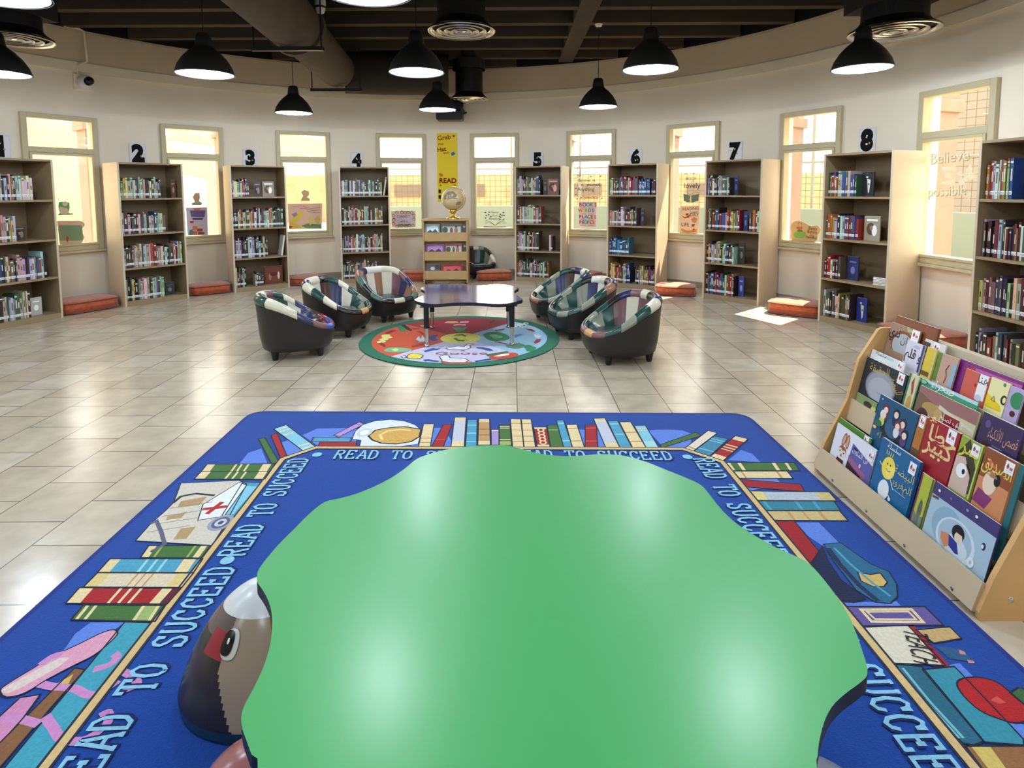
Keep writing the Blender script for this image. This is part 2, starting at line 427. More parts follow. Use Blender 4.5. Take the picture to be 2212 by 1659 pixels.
# ------------------------------------------------------------------ outside the windows
mb = MB(); mb.box(-45, 45, -20, 60, -.25, -.2); struct(mb.build('ground', M_sand))
def ang_of(p): return math.degrees(math.atan2(p.x-WCX, p.y-WCY))
col_marks = [('r', 1237, 300), ('r', 1462, 300), ('r', 1724, 300), ('r', 2050, 260), ('l', 180, 400), ('l', 470, 400)]
for side, px, py in col_marks:
    a = ang_of(hit_wall(px, py, 6.7)) + (-1 if side == 'r' else 1)*math.degrees(.26/6.7)
    mb = MB(); mb.box(-.25, .25, -.2, .2, -.2, 4.4); mb.box(-.29, .29, -.24, .24, 2.35, 2.5); mb.box(-.29, .29, -.24, .24, -.2, .05)
    x, y = wp(a, 6.7); o = mb.build('outdoor_column', M_pink, loc=(x, y, 0), rot=-R_(a), bevel=.01)
    seen = {1237: 'sixth window from the left', 1462: 'window between bookcases 6 and 7', 1724: 'window between bookcases 7 and 8', 2050: 'window right of bookcase 8',
            180: 'window between bookcases 1 and 2', 470: 'window between bookcases 2 and 3'}[px]
    tag(o, 'pinkish rendered outdoor column seen through the ' + seen, 'column', 'columns outside the windows')
fence = thing('netted_fence', 'tall netted fence with thin steel posts, seen through the right-hand windows', 'fence')
FR, FA0, FA1 = 9.6, -14, 96
k = FA0
while k <= FA1:
    x, y = wp(k, FR); mb = MB(); mb.tube([(x, y, -.2), (x, y, 4.6)], .03, 8); mb.build('fence_post', M_steel, fence); k += 10
mb = MB()
for z in (1.95, 3.2, 4.5): mb.tube([(*wp(a, FR), z) for a in range(FA0, FA1+1, 2)], .022, 6)
mb.build('fence_rail', M_steel, fence)
mb = MB(); a = FA0
while a < FA1:
    x, y = wp(a, FR+.04); u = Vector((math.cos(R_(a)), -math.sin(R_(a)), 0))*.005
    mb.add([(x-u.x, y-u.y, 1.0), (x+u.x, y+u.y, 1.0), (x+u.x, y+u.y, 4.5), (x-u.x, y-u.y, 4.5)], [(0, 1, 2, 3)]); a += .8
z = 1.0
while z < 4.5:
    pts = [wp(a, FR+.04) for a in range(FA0, FA1+1, 2)]
    for p, q in zip(pts[:-1], pts[1:]): mb.add([(*p, z), (*q, z), (*q, z+.01), (*p, z+.01)], [(0, 1, 2, 3)])
    z += .13
n = mb.build('netting', mat('net_cord', (96, 90, 74), .9), fence); n['kind'] = 'stuff'
def arc_wall(r0, r1, a0, a1, z0, z1, name, m, label, cat):
    mb = MB(); aa = [a0 + (a1-a0)*k/30 for k in range(31)]
    rows = [[(*wp(a, r), z) for a in aa] for r, z in ((r0, z0), (r0, z1), (r1, z1), (r1, z0))]
    mb.grid(rows, '#ffffff', closed=False, smooth=False)
    for a in (a0, a1):
        mb.add([(*wp(a, r0), z0), (*wp(a, r1), z0), (*wp(a, r1), z1), (*wp(a, r0), z1)], [(0, 1, 2, 3)])
    return tag(mb.build(name, m), label, cat)
arc_wall(9.0, 9.2, -16, 98, -.2, 1.05, 'low_wall', mat('grey_green_render', (110, 124, 116), .9), 'low grey-green wall below the netted fence outside', 'wall')
def house(name, label, rects, body, windows=()):
    mb = MB()
    for r in rects: mb.box(*r)
    r0 = thing(name, label, 'building'); mb.build('facade', body, r0)
    if windows:
        md = mat('dark_opening', (92, 80, 68), .6)
        for q in windows: m2 = MB(); m2.box(*q); m2.build('window', md, r0)
    return r0
M_brick = mat('orange_brick', (168, 132, 100), .9, var=.2, vscale=2.)
house('brick_building', 'long low orange brick building far beyond the netted fence', [(-14, 16, 30, 34, -.2, 2.2)], M_brick, [(x, x+1.6, 29.9, 30.05, 1.1, 1.7) for x in range(-9, 15, 3)])
house('tower_block', 'grey block with dark window openings seen through the rightmost window', [(13.5, 18, 13, 20, -.2, 6.0)], mat('grey_render', (120, 112, 102), .9),
      [(13.4, 13.55, yy, yy+.5, zz, zz+.45) for yy in (13.6, 14.9, 16.2) for zz in (1.5, 2.3, 3.1)])
M_cream = mat('cream_render', (190, 180, 142), .9)
house('cream_building', 'cream school building with sloping ramps seen through the left-hand windows', [(-22, -9.5, 16.5, 20, -.2, 3.0), (-24, -14.5, 8, 16.5, -.2, 3.3)], M_cream)
mb = MB()
for (x0, y0, z0), (x1, y1, z1) in (((-12.5, 7.0, 1.2), (-9.6, 11.0, 2.9)), ((-11.5, 11.5, 2.9), (-6.8, 13.4, 1.7)), ((-8.2, 14.2, 2.7), (-3.6, 14.8, 2.05))):
    mb.add([(x0, y0, z0), (x1, y1, z1), (x1, y1, z1+.5), (x0, y0, z0+.5), (x0-.2, y0+.2, z0), (x1-.2, y1+.2, z1), (x1-.2, y1+.2, z1+.5), (x0-.2, y0+.2, z0+.5)],
           [(0, 1, 2, 3), (5, 4, 7, 6), (3, 2, 6, 7), (1, 0, 4, 5), (0, 3, 7, 4), (2, 1, 5, 6)])
    for x, y in ((x0, y0), (x1, y1)): mb.box(x-.12, x+.12, y-.12, y+.12, -.2, 1.8)
tag(mb.build('stair_ramps', M_sand), 'sloping sand-coloured stair ramps outside the left-hand windows', 'ramp')

# ------------------------------------------------------------------ pendant lamps
LAMPS = [((-2.658, 5.166), 'black dome pendant lamp hanging in view between bookcases 2 and 3', 'L1'),
         ((-.815, 5.129), 'black dome pendant lamp hanging in front of the dark cross duct', ''),
         ((1.183, 5.058), 'black dome pendant lamp hanging above the windows either side of bookcase 6', ''),
         ((-2.844, 7.738), 'small far black pendant lamp above bookcase 3', ''),
         ((-.936, 7.491), 'small far black pendant lamp right in front of the black projector', ''),
         ((1.07, 7.308), 'small far black pendant lamp between bookcases 5 and 6 in view', ''),
         ((2.983, 5.062), 'black pendant lamp at right, partly behind a round ceiling vent', ''),
         ((-4.40, 5.10), 'black pendant lamp cut off by the left edge, under the left ceiling vent', ''),
         ((-2.64, 3.08), 'pendant lamp cut off at the top left corner, only its bright disc showing', ''),
         ((-.735, 3.07), 'pendant lamp cut off at the top middle, only its bright disc showing', ''),
         ((1.25, 2.95), None, ''), ((-.7, .9), None, ''), ((1.3, .85), None, ''), ((-2.6, 1.0), None, ''), ((-4.5, 3.0), None, ''), ((-4.5, .8), None, ''), ((2.9, .9), None, ''),
         ((-.7, -1.4), None, ''), ((-3.6, -1.4), None, ''), ((2.2, -1.4), None, '')]
def lamp(x, y, label, zc):
    z0 = 2.45
    L = thing('pendant_lamp', label or 'black dome pendant lamp behind the camera, outside the picture', 'lamp', (x, y, z0), 0, 'black dome pendant lamps')
    mb = MB(); prof = [(.236, 0), (.240, .004), (.236, .012), (.215, .075), (.175, .14), (.125, .195), (.082, .23), (.070, .245), (.068, .27), (.058, .335), (.045, .35), (.006, .352)]
    mb.lathe(prof, 40)
    inner = [(.228, .006), (.208, .075), (.168, .138), (.118, .19), (.06, .225), (.002, .226)]
    mb.lathe(list(inner), 40, mi=1)
    mb.build('lamp_shade', [M_shade, M_white], L)
    mb = MB(); mb.lathe([(.226, .012), (.20, .008), (.10, .004), (.001, .003)], 40); mb.build('diffuser', M_glow, L)
    bl = bpy.data.lights.new('bulb', 'POINT'); bl.energy = BULB_WATTS; bl.color = (.77, .88, 1.0); bl.shadow_soft_size = .03
    bo = bpy.data.objects.new('bulb', bl); COL.objects.link(bo); bo.parent = L; bo.location = (0, 0, -.006)
    mb = MB(); mb.tube([(0, 0, .35), (0, 0, zc-z0)], .004, 6); mb.build('cord', M_black, L)
    mb = MB(); mb.lathe([(.001, zc-z0-.05), (.035, zc-z0-.048), (.05, zc-z0-.01), (.05, zc-z0)], 20); mb.build('ceiling_rose', M_white, L)
for (x, y), lab, _ in LAMPS: lamp(x, y, lab, 3.47)

# ------------------------------------------------------------------ ducts, vents, detectors
D = thing('air_duct', 'wide round brown air duct running across the dark ceiling toward the back wall', 'duct')
def duct_seg(p, q, r, name, par, n=24, mat_=M_duct, cap=True):
    mb = MB(); mb.tube([p, q], r, n); return mb.build(name, mat_, par)
A0, A1, A2 = Vector((-1.78, 1.2, 3.17)), Vector((-2.28, 6.35, 3.17)), Vector((-2.50, 8.55, 3.17))
duct_seg(A0, A1, .28, 'duct_pipe', D); duct_seg(A1, A2, .255, 'duct_pipe', D)
duct_seg(A1-(A1-A0).normalized()*.10, A1+(A1-A0).normalized()*.02, .31, 'duct_collar', D)
for p in (A1-(A1-A0).normalized()*.35, A2-(A2-A1).normalized()*.12):
    mb = MB(); mb.box(p.x-.36, p.x+.36, p.y-.025, p.y+.025, p.z-.325, p.z-.285)
    for sx in (-.34, .34): mb.tube([(p.x+sx, p.y, p.z-.3), (p.x+sx, p.y, 3.46)], .008, 6)
    mb.build('hanger', M_black, D)
mb = MB(); mb.tube([(-2.45, 8.75, 3.17), (-1.9, 8.9, 3.17), (-.95, 9.0, 3.17)], .30, 24); mb.build('cross_duct', mat('duct_dark', (44, 38, 32), .85, bump=.1, bscale=14), D)
def vent(x, y, z, label, r=.30, box=False):
    V = thing('round_air_vent', label, 'vent', (x, y, z), 0, 'round ceiling air vents')
    mb = MB()
    for k, (ro, w_) in enumerate(((r, .05), (r*.74, .035), (r*.52, .03), (r*.30, .025))):
        mb.lathe([(ro, .0), (ro-.006, -.008), (ro-w_, .02), (ro-w_, .028), (ro, .012), (ro, 0)], 48)
    mb.lathe([(r*.12, .0), (.001, -.006)], 24); mb.build('grille', M_chrome, V)
    mb = MB(); mb.lathe([(r*.97, .02), (r*.80, .06), (r*.72, .10), (r*.70, .45)], 40, smooth=False); mb.lathe([(r*.72, .05), (.001, .05)], 32)
    mb.build('neck', M_black, V)
    mb = MB()
    if box: mb.box(-r*.80, r*.75, -r*.8, r*.8, .22, .86)
    else: mb.lathe([(r*.85, .45), (r*.85, .60), (r*.70, .62), (r*.70, .9)], 32, smooth=False)
    mb.build('plenum', mat('plenum_paint', (30, 26, 23), .8), V)
vent(-.44, 5.33, 2.85, 'round ceiling air vent with chrome rings at the top middle')
vent(-.66, 9.28, 2.85, 'small far round air vent right above the black projector')
vent(3.37, 5.27, 2.81, 'round ceiling air vent at top right, in front of a pendant lamp', .36, True)
vent(-4.62, 5.53, 2.85, 'round ceiling air vent cut off by the left edge', .33, True)
S = thing('smoke_detector', 'white dome smoke detector beside the big air duct', 'detector')
p = hit(692, 22, (0, 0, 3.28), (0, 0, 1))
mb = MB(); mb.lathe([(.001, 0), (.036, .012), (.050, .05), (.056, .10), (.056, .14)], 28, M=Matrix.Translation((p.x, p.y, 3.24))); mb.build('dome', M_white, S)
mb = MB(); mb.lathe([(.0515, .058), (.054, .078)], 28, col='#443322', M=Matrix.Translation((p.x, p.y, 3.24))); mb.build('sensor_slots', M_black, S)
mb = MB(); mb.tube([(p.x, p.y, 3.38), (p.x, p.y, 3.76)], .02, 10); mb.build('mount', M_white, S)
# camera on the left wall with its conduit
p = hit_wall(176, 178); a = ang_of(p)
S = thing('security_camera', 'white dome security camera on the wall above the second window', 'camera', p, -R_(a))
mb = MB(); mb.box(-.09, .09, -.03, .0, -.10, .10); mb.build('backplate', M_trim, S, bevel=.008)
mb = MB(); mb.lathe([(.085, 0), (.085, .05), (.07, .085), (.05, .10)], 28, M=Matrix.Translation((.02, -.03, 0)) @ Matrix.Rotation(R_(90), 4, 'X')); mb.build('housing', M_white, S)
mb = MB(); mb.lathe([(.056, .085), (.05, .115), (.03, .135), (.001, .142)], 24, M=Matrix.Translation((.035, -.03, .0)) @ Matrix.Rotation(R_(82), 4, 'X')); mb.build('lens', mat('dark_lens', (10, 10, 12), .08), S)
pts = [hit_wall(168, 160, WR-.02), hit_wall(166, 142, WR-.02), hit_wall(188, 133, WR-.125), hit_wall(182, 68, WR-.125), hit_wall(170, 62, WR-.125), hit_wall(138, 55, WR-.125)]
mb = MB(); mb.tube(pts, .014, 8); tag(mb.build('cable_conduit', M_trim), 'thin painted conduit running up the wall to the security camera', 'conduit')
# projector
p = Vector((-.98, 9.45, 2.64))
S = thing('projector', 'black projector on a wall arm above the yellow poster', 'projector', p)
mb = MB(); mb.box(-.21, .21, -.16, .14, -.10, .07); mb.build('body', M_black, S, bevel=.03)
mb = MB(); mb.box(-.05, .20, -.05, .56, .07, .12); mb.box(-.02, .17, .48, .56, .0, .30); mb.build('bracket', M_black, S)
mb = MB(); mb.tube([(.18, -.02, .0), (.27, -.02, .03)], .014, 8); mb.build('knob', M_black, S)
mb = MB(); mb.lathe([(.012, 0), (.001, .004)], 12, M=Matrix.Translation((.09, -.161, .035)) @ Matrix.Rotation(R_(90), 4, 'X')); mb.build('status_light', mat('status_led', (60, 90, 255), .5, emit=((90, 120, 255), 6.0)), S)
# ------------------------------------------------------------------ bookcases
SHZ = [1.357, .91, .48, .062]         # upper faces of the four shelves, top one first
TB = .022
CASES = []
NAMES = ['number 1 sign at the left edge', 'number 2 sign', 'number 3 sign', 'number 4 sign', 'number 5 sign', 'number 6 sign', 'number 7 sign', 'number 8 sign', '']
for i in range(9):
    a = CASE_A[i]; x, y = CCX + CR*math.sin(R_(a)), CCY + CR*math.cos(R_(a)); r = R_(-a + CASE_X[i])
    dep = .515
    bx, by = -math.sin(r), math.cos(r); ux, uy = math.cos(r), math.sin(r)
    while any(math.hypot(x + s*ux*CW/2 + bx*dep - WCX, y + s*uy*CW/2 + by*dep - WCY) > WR - .03 for s in (-1, 1)): dep -= .005
    lab = 'tall laminate bookcase standing under the ' + NAMES[i] if i < 8 else 'tall laminate bookcase cut off by the right edge behind the picture book stand'
    B = thing('bookcase', lab, 'bookcase', (x, y, 0), r, 'laminate bookcases along the curved wall')
    h = CW/2
    for s in (-1, 1):
        mb = MB(); mb.box(min(s*h, s*(h-TB)), max(s*h, s*(h-TB)), 0, dep, 0, CH); xi = s*(h-TB) - s*.0006; mb.add([(xi, .003, .03), (xi, dep-.014, .03), (xi, dep-.014, CH-TB), (xi, .003, CH-TB)], [(0, 1, 2, 3)] if s < 0 else [(3, 2, 1, 0)], '#ffffff', 1); mb.build('side_panel', [M_beech, M_lam_shaded], B)  # inner face takes the shade-darkened laminate, outside stays plain beech
    mb = MB(); mb.box(-h+TB, h-TB, .0, dep, CH-TB, CH); mb.build('top_panel', M_lam_shaded, B, bevel=.0015)
    mb = MB(); mb.box(-h+TB, h-TB, dep-.014, dep, 0, CH-TB); mb.build('back_panel', M_lam_shaded, B)
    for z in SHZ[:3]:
        mb = MB(); mb.box(-h+TB, h-TB, .004, dep-.014, z-TB, z); mb.build('shelf', M_lam_shaded, B, bevel=.0015)
    mb = MB(); mb.box(-h+TB, h-TB, .004, dep-.014, 0, SHZ[3]); mb.build('plinth', M_lam_shaded, B, bevel=.0015)
    CASES.append((x, y, r, dep))

WHT, CRM = (226, 222, 212), (212, 198, 168)
PALS = {'light': [(WHT, 'white')]*5 + [(CRM, 'cream')]*3 + [((70, 52, 44), 'brown'), ((28, 28, 30), 'black'), ((150, 40, 36), 'red'), ((88, 96, 60), 'olive'), ((70, 84, 120), 'blue'), ((196, 168, 60), 'yellow'), ((120, 112, 104), 'grey'), ((76, 92, 76), 'green'), ((100, 72, 92), 'purple'), ((180, 106, 62), 'orange'), ((60, 50, 46), 'dark brown'), ((84, 76, 70), 'dark grey')],
        'dark': [((36, 32, 32), 'black')]*3 + [((60, 48, 44), 'brown')]*2 + [((96, 90, 84), 'grey')]*2 + [(WHT, 'white')]*2 + [(CRM, 'cream'), ((110, 40, 40), 'maroon'), ((56, 62, 76), 'slate'), ((150, 120, 100), 'tan'), ((90, 60, 90), 'purple')],
        'mixed': [(WHT, 'white')]*2 + [((40, 36, 40), 'black')]*2 + [((150, 44, 40), 'red')]*2 + [((60, 84, 150), 'blue')]*2 + [((190, 160, 50), 'yellow'), ((54, 104, 76), 'green'), (CRM, 'cream')]*2 + [((170, 60, 100), 'pink'), ((196, 112, 56), 'orange'), ((110, 104, 98), 'grey')],
        'blue': [((44, 92, 150), 'blue')]*4 + [((60, 120, 170), 'light blue'), ((30, 60, 110), 'navy')],
        'red': [((160, 50, 40), 'red')]*4 + [((120, 40, 36), 'maroon'), (CRM, 'cream'), ((60, 110, 90), 'green')]}
# (case, shelf) -> runs: (start, end, palette, mean height); F = one book facing out (start, end, height, colour, colour name, motif)
RUNS = {
 (1, 1): [(.0, .80, 'light', .26)], (1, 2): [(.0, .50, 'light', .28), ('F', .52, .68, .16, (58, 46, 34), 'dark brown', 'p')], (1, 3): [(.0, .88, 'light', .27)], (1, 4): [(.0, .63, 'light', .27), ('F', .66, .84, .20, (190, 184, 174), 'grey', '')],
 (2, 1): [(.0, .68, 'light', .25), ('F', .88, .97, .24, (104, 74, 54), 'brown', '')], (2, 2): [(.0, .74, 'light', .26)], (2, 3): [(.0, 1.0, 'light', .27)], (2, 4): [(.0, .66, 'light', .27), ('F', .68, .86, .17, (44, 44, 52), 'charcoal', '')],
 (3, 1): [(.0, .33, 'light', .25), ('F', .42, .58, .21, (62, 56, 52), 'dark grey', 'p'), ('F', .60, .84, .22, (150, 132, 122), 'mauve', 'p')], (3, 2): [(.0, 1.0, 'light', .27)], (3, 3): [(.0, .66, 'dark', .28), ('L', .90, .97, .30, WHT, 'white')],
 (3, 4): [(.0, .20, 'light', .26), (.37, .56, 'dark', .18), ('F', .57, .95, .26, (108, 50, 34), 'red-brown', 'v')],
 (4, 1): [(.0, .88, 'light', .25), ('L', .89, .97, .29, CRM, 'cream')], (4, 2): [(.0, .90, 'light', .27)], (4, 3): [(.0, .88, 'light', .26)], (4, 4): [(.0, .74, 'light', .26)],
 (5, 1): [(.0, .53, 'light', .28), ('F', .57, .67, .24, (52, 40, 38), 'black', ''), ('F', .67, .94, .25, (120, 78, 66), 'brown', 'p')], (5, 2): [(.0, .56, 'light', .27)], (5, 3): [(.0, .51, 'light', .28), (.74, .85, 'light', .24)], (5, 4): [(.0, .73, 'light', .26)],
 (6, 1): [(.0, .62, 'mixed', .25), (.62, .9, 'blue', .23), (.9, 1.0, 'mixed', .24)], (6, 2): [(.0, .62, 'light', .25), ('F', .63, .72, .24, (40, 40, 54), 'dark blue', '')], (6, 3): [(.0, .46, 'blue', .23)], (6, 4): [(.0, .36, 'red', .27), (.36, .48, 'blue', .26), (.57, 1.0, 'mixed', .25)],
 (7, 1): [(.0, .44, 'light', .25), ('F', .44, .53, .25, (38, 44, 92), 'navy', '')], (7, 2): [(.0, .64, 'mixed', .26), ('F', .64, .73, .24, (50, 70, 120), 'blue', ''), (.80, 1.0, 'mixed', .25)], (7, 3): [(.0, .55, 'light', .26), ('F', .56, .69, .28, (48, 44, 36), 'dark olive', '')], (7, 4): [(.0, .57, 'mixed', .27), ('F', .58, .69, .26, (60, 72, 140), 'blue', '')],
 (8, 1): [(.0, .46, 'mixed', .25), ('F', .47, .66, .25, (20, 20, 26), 'black', 'w')], (8, 2): [(.0, .52, 'mixed', .24), ('F', .53, .78, .25, (168, 156, 132), 'pale', 'p')], (8, 3): [(.0, .10, 'red', .22), (.10, .28, 'dark', .22), ('F', .29, .48, .25, (40, 46, 92), 'navy', '')], (8, 4): [(.0, .46, 'light', .27), ('F', .47, .64, .25, (34, 52, 130), 'bright blue', 'w')],
 (9, 1): [(.0, .34, 'mixed', .28), ('F', .35, .60, .29, (40, 66, 150), 'blue', 'p')], (9, 2): [(.0, .62, 'dark', .27)], (9, 3): [(.0, .62, 'dark', .28)], (9, 4): [(.0, .62, 'dark', .26)]}
ORD = ['first', 'second', 'third', 'fourth', 'fifth', 'sixth', 'seventh', 'eighth', 'ninth', 'tenth', 'eleventh', 'twelfth', 'thirteenth', 'fourteenth', 'fifteenth', 'sixteenth', 'seventeenth', 'eighteenth', 'nineteenth',
       'twentieth'] + ['twenty-' + s for s in ('first', 'second', 'third', 'fourth', 'fifth', 'sixth', 'seventh', 'eighth', 'ninth')] + ['thirtieth'] + ['thirty-' + s for s in ('first', 'second', 'third', 'fourth', 'fifth', 'sixth', 'seventh', 'eighth', 'ninth')] + ['fortieth'] + ['forty-%d' % k for k in range(60)]
SHN = ['top shelf', 'second shelf', 'third shelf', 'bottom shelf']
def case_name(c): return 'of bookcase %d' % c if c < 9 else 'of the rightmost bookcase'
def book_shape(mb, t, d, h, col, band, lean=0.0, title=True, M=None):
    """spine at local y = 0, standing on z = 0, centred on x"""
    n0 = len(mb.v)
    q = t/2; pg = (232, 226, 208); c = .0022
    mb.box(-q, -q+c, 0, d, 0, h, col); mb.box(q-c, q, 0, d, 0, h, col); mb.box(-q+c, q-c, 0, c*1.5, 0, h, col)
    mb.box(-q+c, q-c, c*1.5, d-.006, .004, h-.006, pg)
    if title and t > .009:
        a = Art(mb, (0, 0, 0), (1, 0, 0), (0, 0, 1), (0, -1, 0), step=.0003)
        lc = (228, 222, 205) if sum(col) < 380 else (90, 60, 50)
        if rnd.random() < .6: a.rect(-q*.40, h*.45, q*.40, h*(.62 + .2*rnd.random()), lc)
        if rnd.random() < .4: a.rect(-q*.95, h*.88, q*.95, h*.93, lc)
    if band:
        a = Art(mb, (0, 0, 0), (1, 0, 0), (0, 0, 1), (0, -1, 0), step=.0003, lift=.0012)
        a.rect(-q, .034, q, .062, (236, 236, 232)); a.rect(-q*.6, .040, q*.6, .043, (90, 90, 90)); a.rect(-q*.6, .048, q*.6, .051, (90, 90, 90))
    if M:
        for k in range(n0, len(mb.v)): mb.v[k] = tuple(M @ Vector(mb.v[k]))
def face_book(mb, wd, h, col, motif, M=None):
    n0 = len(mb.v); d = .012
    mb.box(-wd/2, wd/2, 0, d, 0, h, col); mb.box(-wd/2+.002, wd/2-.003, .002, d-.002, h-.001, h+.0005, (225, 220, 205))
    a = Art(mb, (0, 0, 0), (1, 0, 0), (0, 0, 1), (0, -1, 0)); lt = tuple(min(255, int(x*1.5+50)) for x in col); dk = tuple(int(x*.5) for x in col)
    if motif == 'p':
        a.ell(-wd*.08, h*.48, wd*.27, h*.25, dk); a.ell(wd*.15, h*.42, wd*.16, h*.22, lt); a.ell(-wd*.05, h*.52, wd*.1, h*.1, (170, 120, 90)); a.rect(-wd*.35, h*.8, wd*.35, h*.88, lt)
    elif motif == 'w': a.poly([(-wd*.1, h*.72), (wd*.2, h*.68), (wd*.12, h*.2), (wd*.02, h*.12)], (225, 222, 214)); a.ell(-wd*.1, h*.78, wd*.1, h*.04, (220, 220, 214)); a.ell(wd*.06, h*.5, wd*.05, h*.05, (60, 50, 46))
    elif motif == 'v': a.rect(-wd*.42, h*.08, wd*.42, h*.92, (122, 60, 40)); a.ell(-wd*.2, h*.4, wd*.07, h*.2, (170, 120, 90)); a.ell(wd*.27, h*.45, wd*.06, h*.22, (214, 200, 190)); a.ell(0, h*.55, wd*.2, h*.12, (90, 40, 28))
    else: a.rect(-wd*.3, h*.74, wd*.3, h*.8, lt); a.ell(0, h*.42, wd*.2, h*.16, lt)
    if M:
        for k in range(n0, len(mb.v)): mb.v[k] = tuple(M @ Vector(mb.v[k]))

plan = []
for (c, s), runs in RUNS.items():
    x, y, r, dep = CASES[c-1]; iw = CW - 2*TB - .012; k = 0; z = SHZ[s-1] + .0008; rg = random.Random(c*10+s)
    for run in runs:
        if run[0] == 'F':
            _, f0, f1, h, col, cn, mo = run; k += 1
            plan.append((c, s, k, 'F', -iw/2 + iw*(f0+f1)/2, max(.05, iw*(f1-f0)-.008), h, col, cn, mo, .12, 0))
        elif run[0] == 'L':
            _, f0, f1, h, col, cn = run; k += 1
            plan.append((c, s, k, 'L', -iw/2 + iw*(f0+f1)/2, .022, h, col, cn, '', .05, R_(9)))
        else:
            f0, f1, pal, hm = run; u = -iw/2 + iw*f0; end = -iw/2 + iw*f1
            while True:
                t = rg.uniform(.013, .030)
                if rg.random() < .1: t *= 1.4
                if u + t > end: break
                col, cn = rg.choice(PALS[pal]); col = tuple(max(8, min(245, int(v*rg.uniform(.66, 1.0)))) for v in col)
                k += 1; plan.append((c, s, k, 'S', u + t/2, t-.0012, hm*rg.uniform(.82, 1.1), col, cn, '', rg.uniform(.035, .055), 0)); u += t
# what the picture shows of case 1 starts at its cut-off left part; count from the right end there
far = [9, 8, 1, 2, 7, 3, 6, 5, 4]
shown = []
for p_ in plan:
    c, s, k, kind, u = p_[:5]; x, y, r, dep = CASES[c-1]
    X, Y = x + u*math.cos(r), y + u*math.sin(r); zc = Y*math.cos(PITCH); px = CX + F_PX*X/zc
    if -25 < px < 2240: shown.append(p_)
counts = {}
for p_ in shown: counts[p_[:2]] = max(counts.get(p_[:2], 0), p_[2])
LIMIT = 286
singles = []; rest = []
for c in far:
    for p_ in shown:
        if p_[0] == c:
            if p_[3] == 'F' or len(singles) < LIMIT - 8: singles.append(p_)
            else: rest.append(p_)
nstuff = MB()
for lst, one in ((singles, True), (rest, False)):
    for (c, s, k, kind, u, t, h, col, cn, mo, inset, lean) in lst:
        x, y, r, dep = CASES[c-1]; z = SHZ[s-1] + .0008; d = min(.21, dep-.1)
        loc = Vector((x, y, 0)) + Matrix.Rotation(r, 3, 'Z') @ Vector((u, inset, z))
        mb = MB() if one else nstuff
        M = None if one else Matrix.Translation(loc) @ Matrix.Rotation(r, 4, 'Z')
        if kind == 'F': face_book(mb, t, h, col, mo, M)
        elif kind == 'L':
            Ml = Matrix.Rotation(lean, 4, 'Y') @ Matrix.Translation((-t/2, 0, 0)); Ml = (M @ Ml) if M else Ml
            book_shape(mb, t, d, h, col, False, M=Ml)
        else: book_shape(mb, t, d, h, col, True, M=M)
        if one:
            o = mb.build('library_book', M_book, loc=loc, rot=r)
            if c == 1: nth, sd = counts[(c, s)]-k, 'right'
            else: nth, sd = k-1, 'left'
            shape = 'book facing out' if kind == 'F' else 'leaning book' if kind == 'L' else 'book'
            tag(o, '%s %s, %s from %s on %s %s' % (cn, shape, ORD[nth], sd, SHN[s-1], case_name(c)), 'book', 'library books on the bookcases')
if nstuff.v:
    o = nstuff.build('distant_library_books', M_book); tag(o, 'rows of small distant books on the middle bookcases', 'books', None, 'stuff')
# flat stack of thin books on the third shelf of case 8
x, y, r, dep = CASES[7]
for k in range(6):
    mb = MB(); hh = .014; mb.box(-.075, .075, 0, .21, 0, hh-.001, [(206, 200, 190), (120, 110, 104), (220, 214, 204), (150, 140, 132), (226, 220, 210), (90, 84, 84)][k]); mb.box(-.073, .073, -.0005, 0, .002, hh-.004, (236, 232, 224))
    loc = Vector((x, y, 0)) + Matrix.Rotation(r, 3, 'Z') @ Vector((.27 + .004*(k % 2), .05, SHZ[2] + .0008 + k*hh))
    tag(mb.build('library_book', M_book, loc=loc, rot=r), 'thin flat book, %s from the bottom of the stack on bookcase 8' % ORD[k], 'book', 'stacked flat books on bookcase 8')
# number signs on the wall above the cases
SIGNS = [(0, 316, 20, 45, '1'), (297.5, 331.5, 30, 36, '2'), (540, 341.5, 21, 30, '3'), (770.5, 346, 21, 28, '4'), (1161, 345.5, 21, 31, '5'), (1373.5, 340.5, 20, 29, '6'), (1588.5, 327, 26, 37, '7'), (1874, 303, 31, 45, '8')]
for i, (px, py, wpx, hpx, dg) in enumerate(SIGNS):
    p = hit_wall(px, py); a = ang_of(p); hgt = hpx/F_PX*p.y*1.0; wd = .21 if i else .21; hgt = .27
    mb = MB(); mb.box(-wd/2, wd/2, -.003, 0, -hgt/2, hgt/2, (228, 228, 230))
    A = Art(mb, (0, -.003, 0), (1, 0, 0), (0, 0, 1), (0, -1, 0))
    A.line([(-wd*.44, -hgt*.46), (wd*.44, -hgt*.46), (wd*.44, hgt*.46), (-wd*.44, hgt*.46)], .004, (205, 205, 210), True)
    A.text(dg, 0, -hgt*.37, .30 if dg != '4' else .28, (14, 12, 12), bold=.07, width=None, sx=.92)
    A.ell(wd*.16, -hgt*.12, .011, .011, (176, 150, 90)); A.ell(-wd*.02, hgt*.12, .009, .009, (220, 216, 208))
    tag(mb.build('number_sign', M_v, loc=p + Vector((WCX-p.x, WCY-p.y, 0)).normalized()*.008, rot=-R_(a)), 'white paper sign with a bold black number %s above its bookcase' % dg, 'sign', 'number signs above the bookcases')
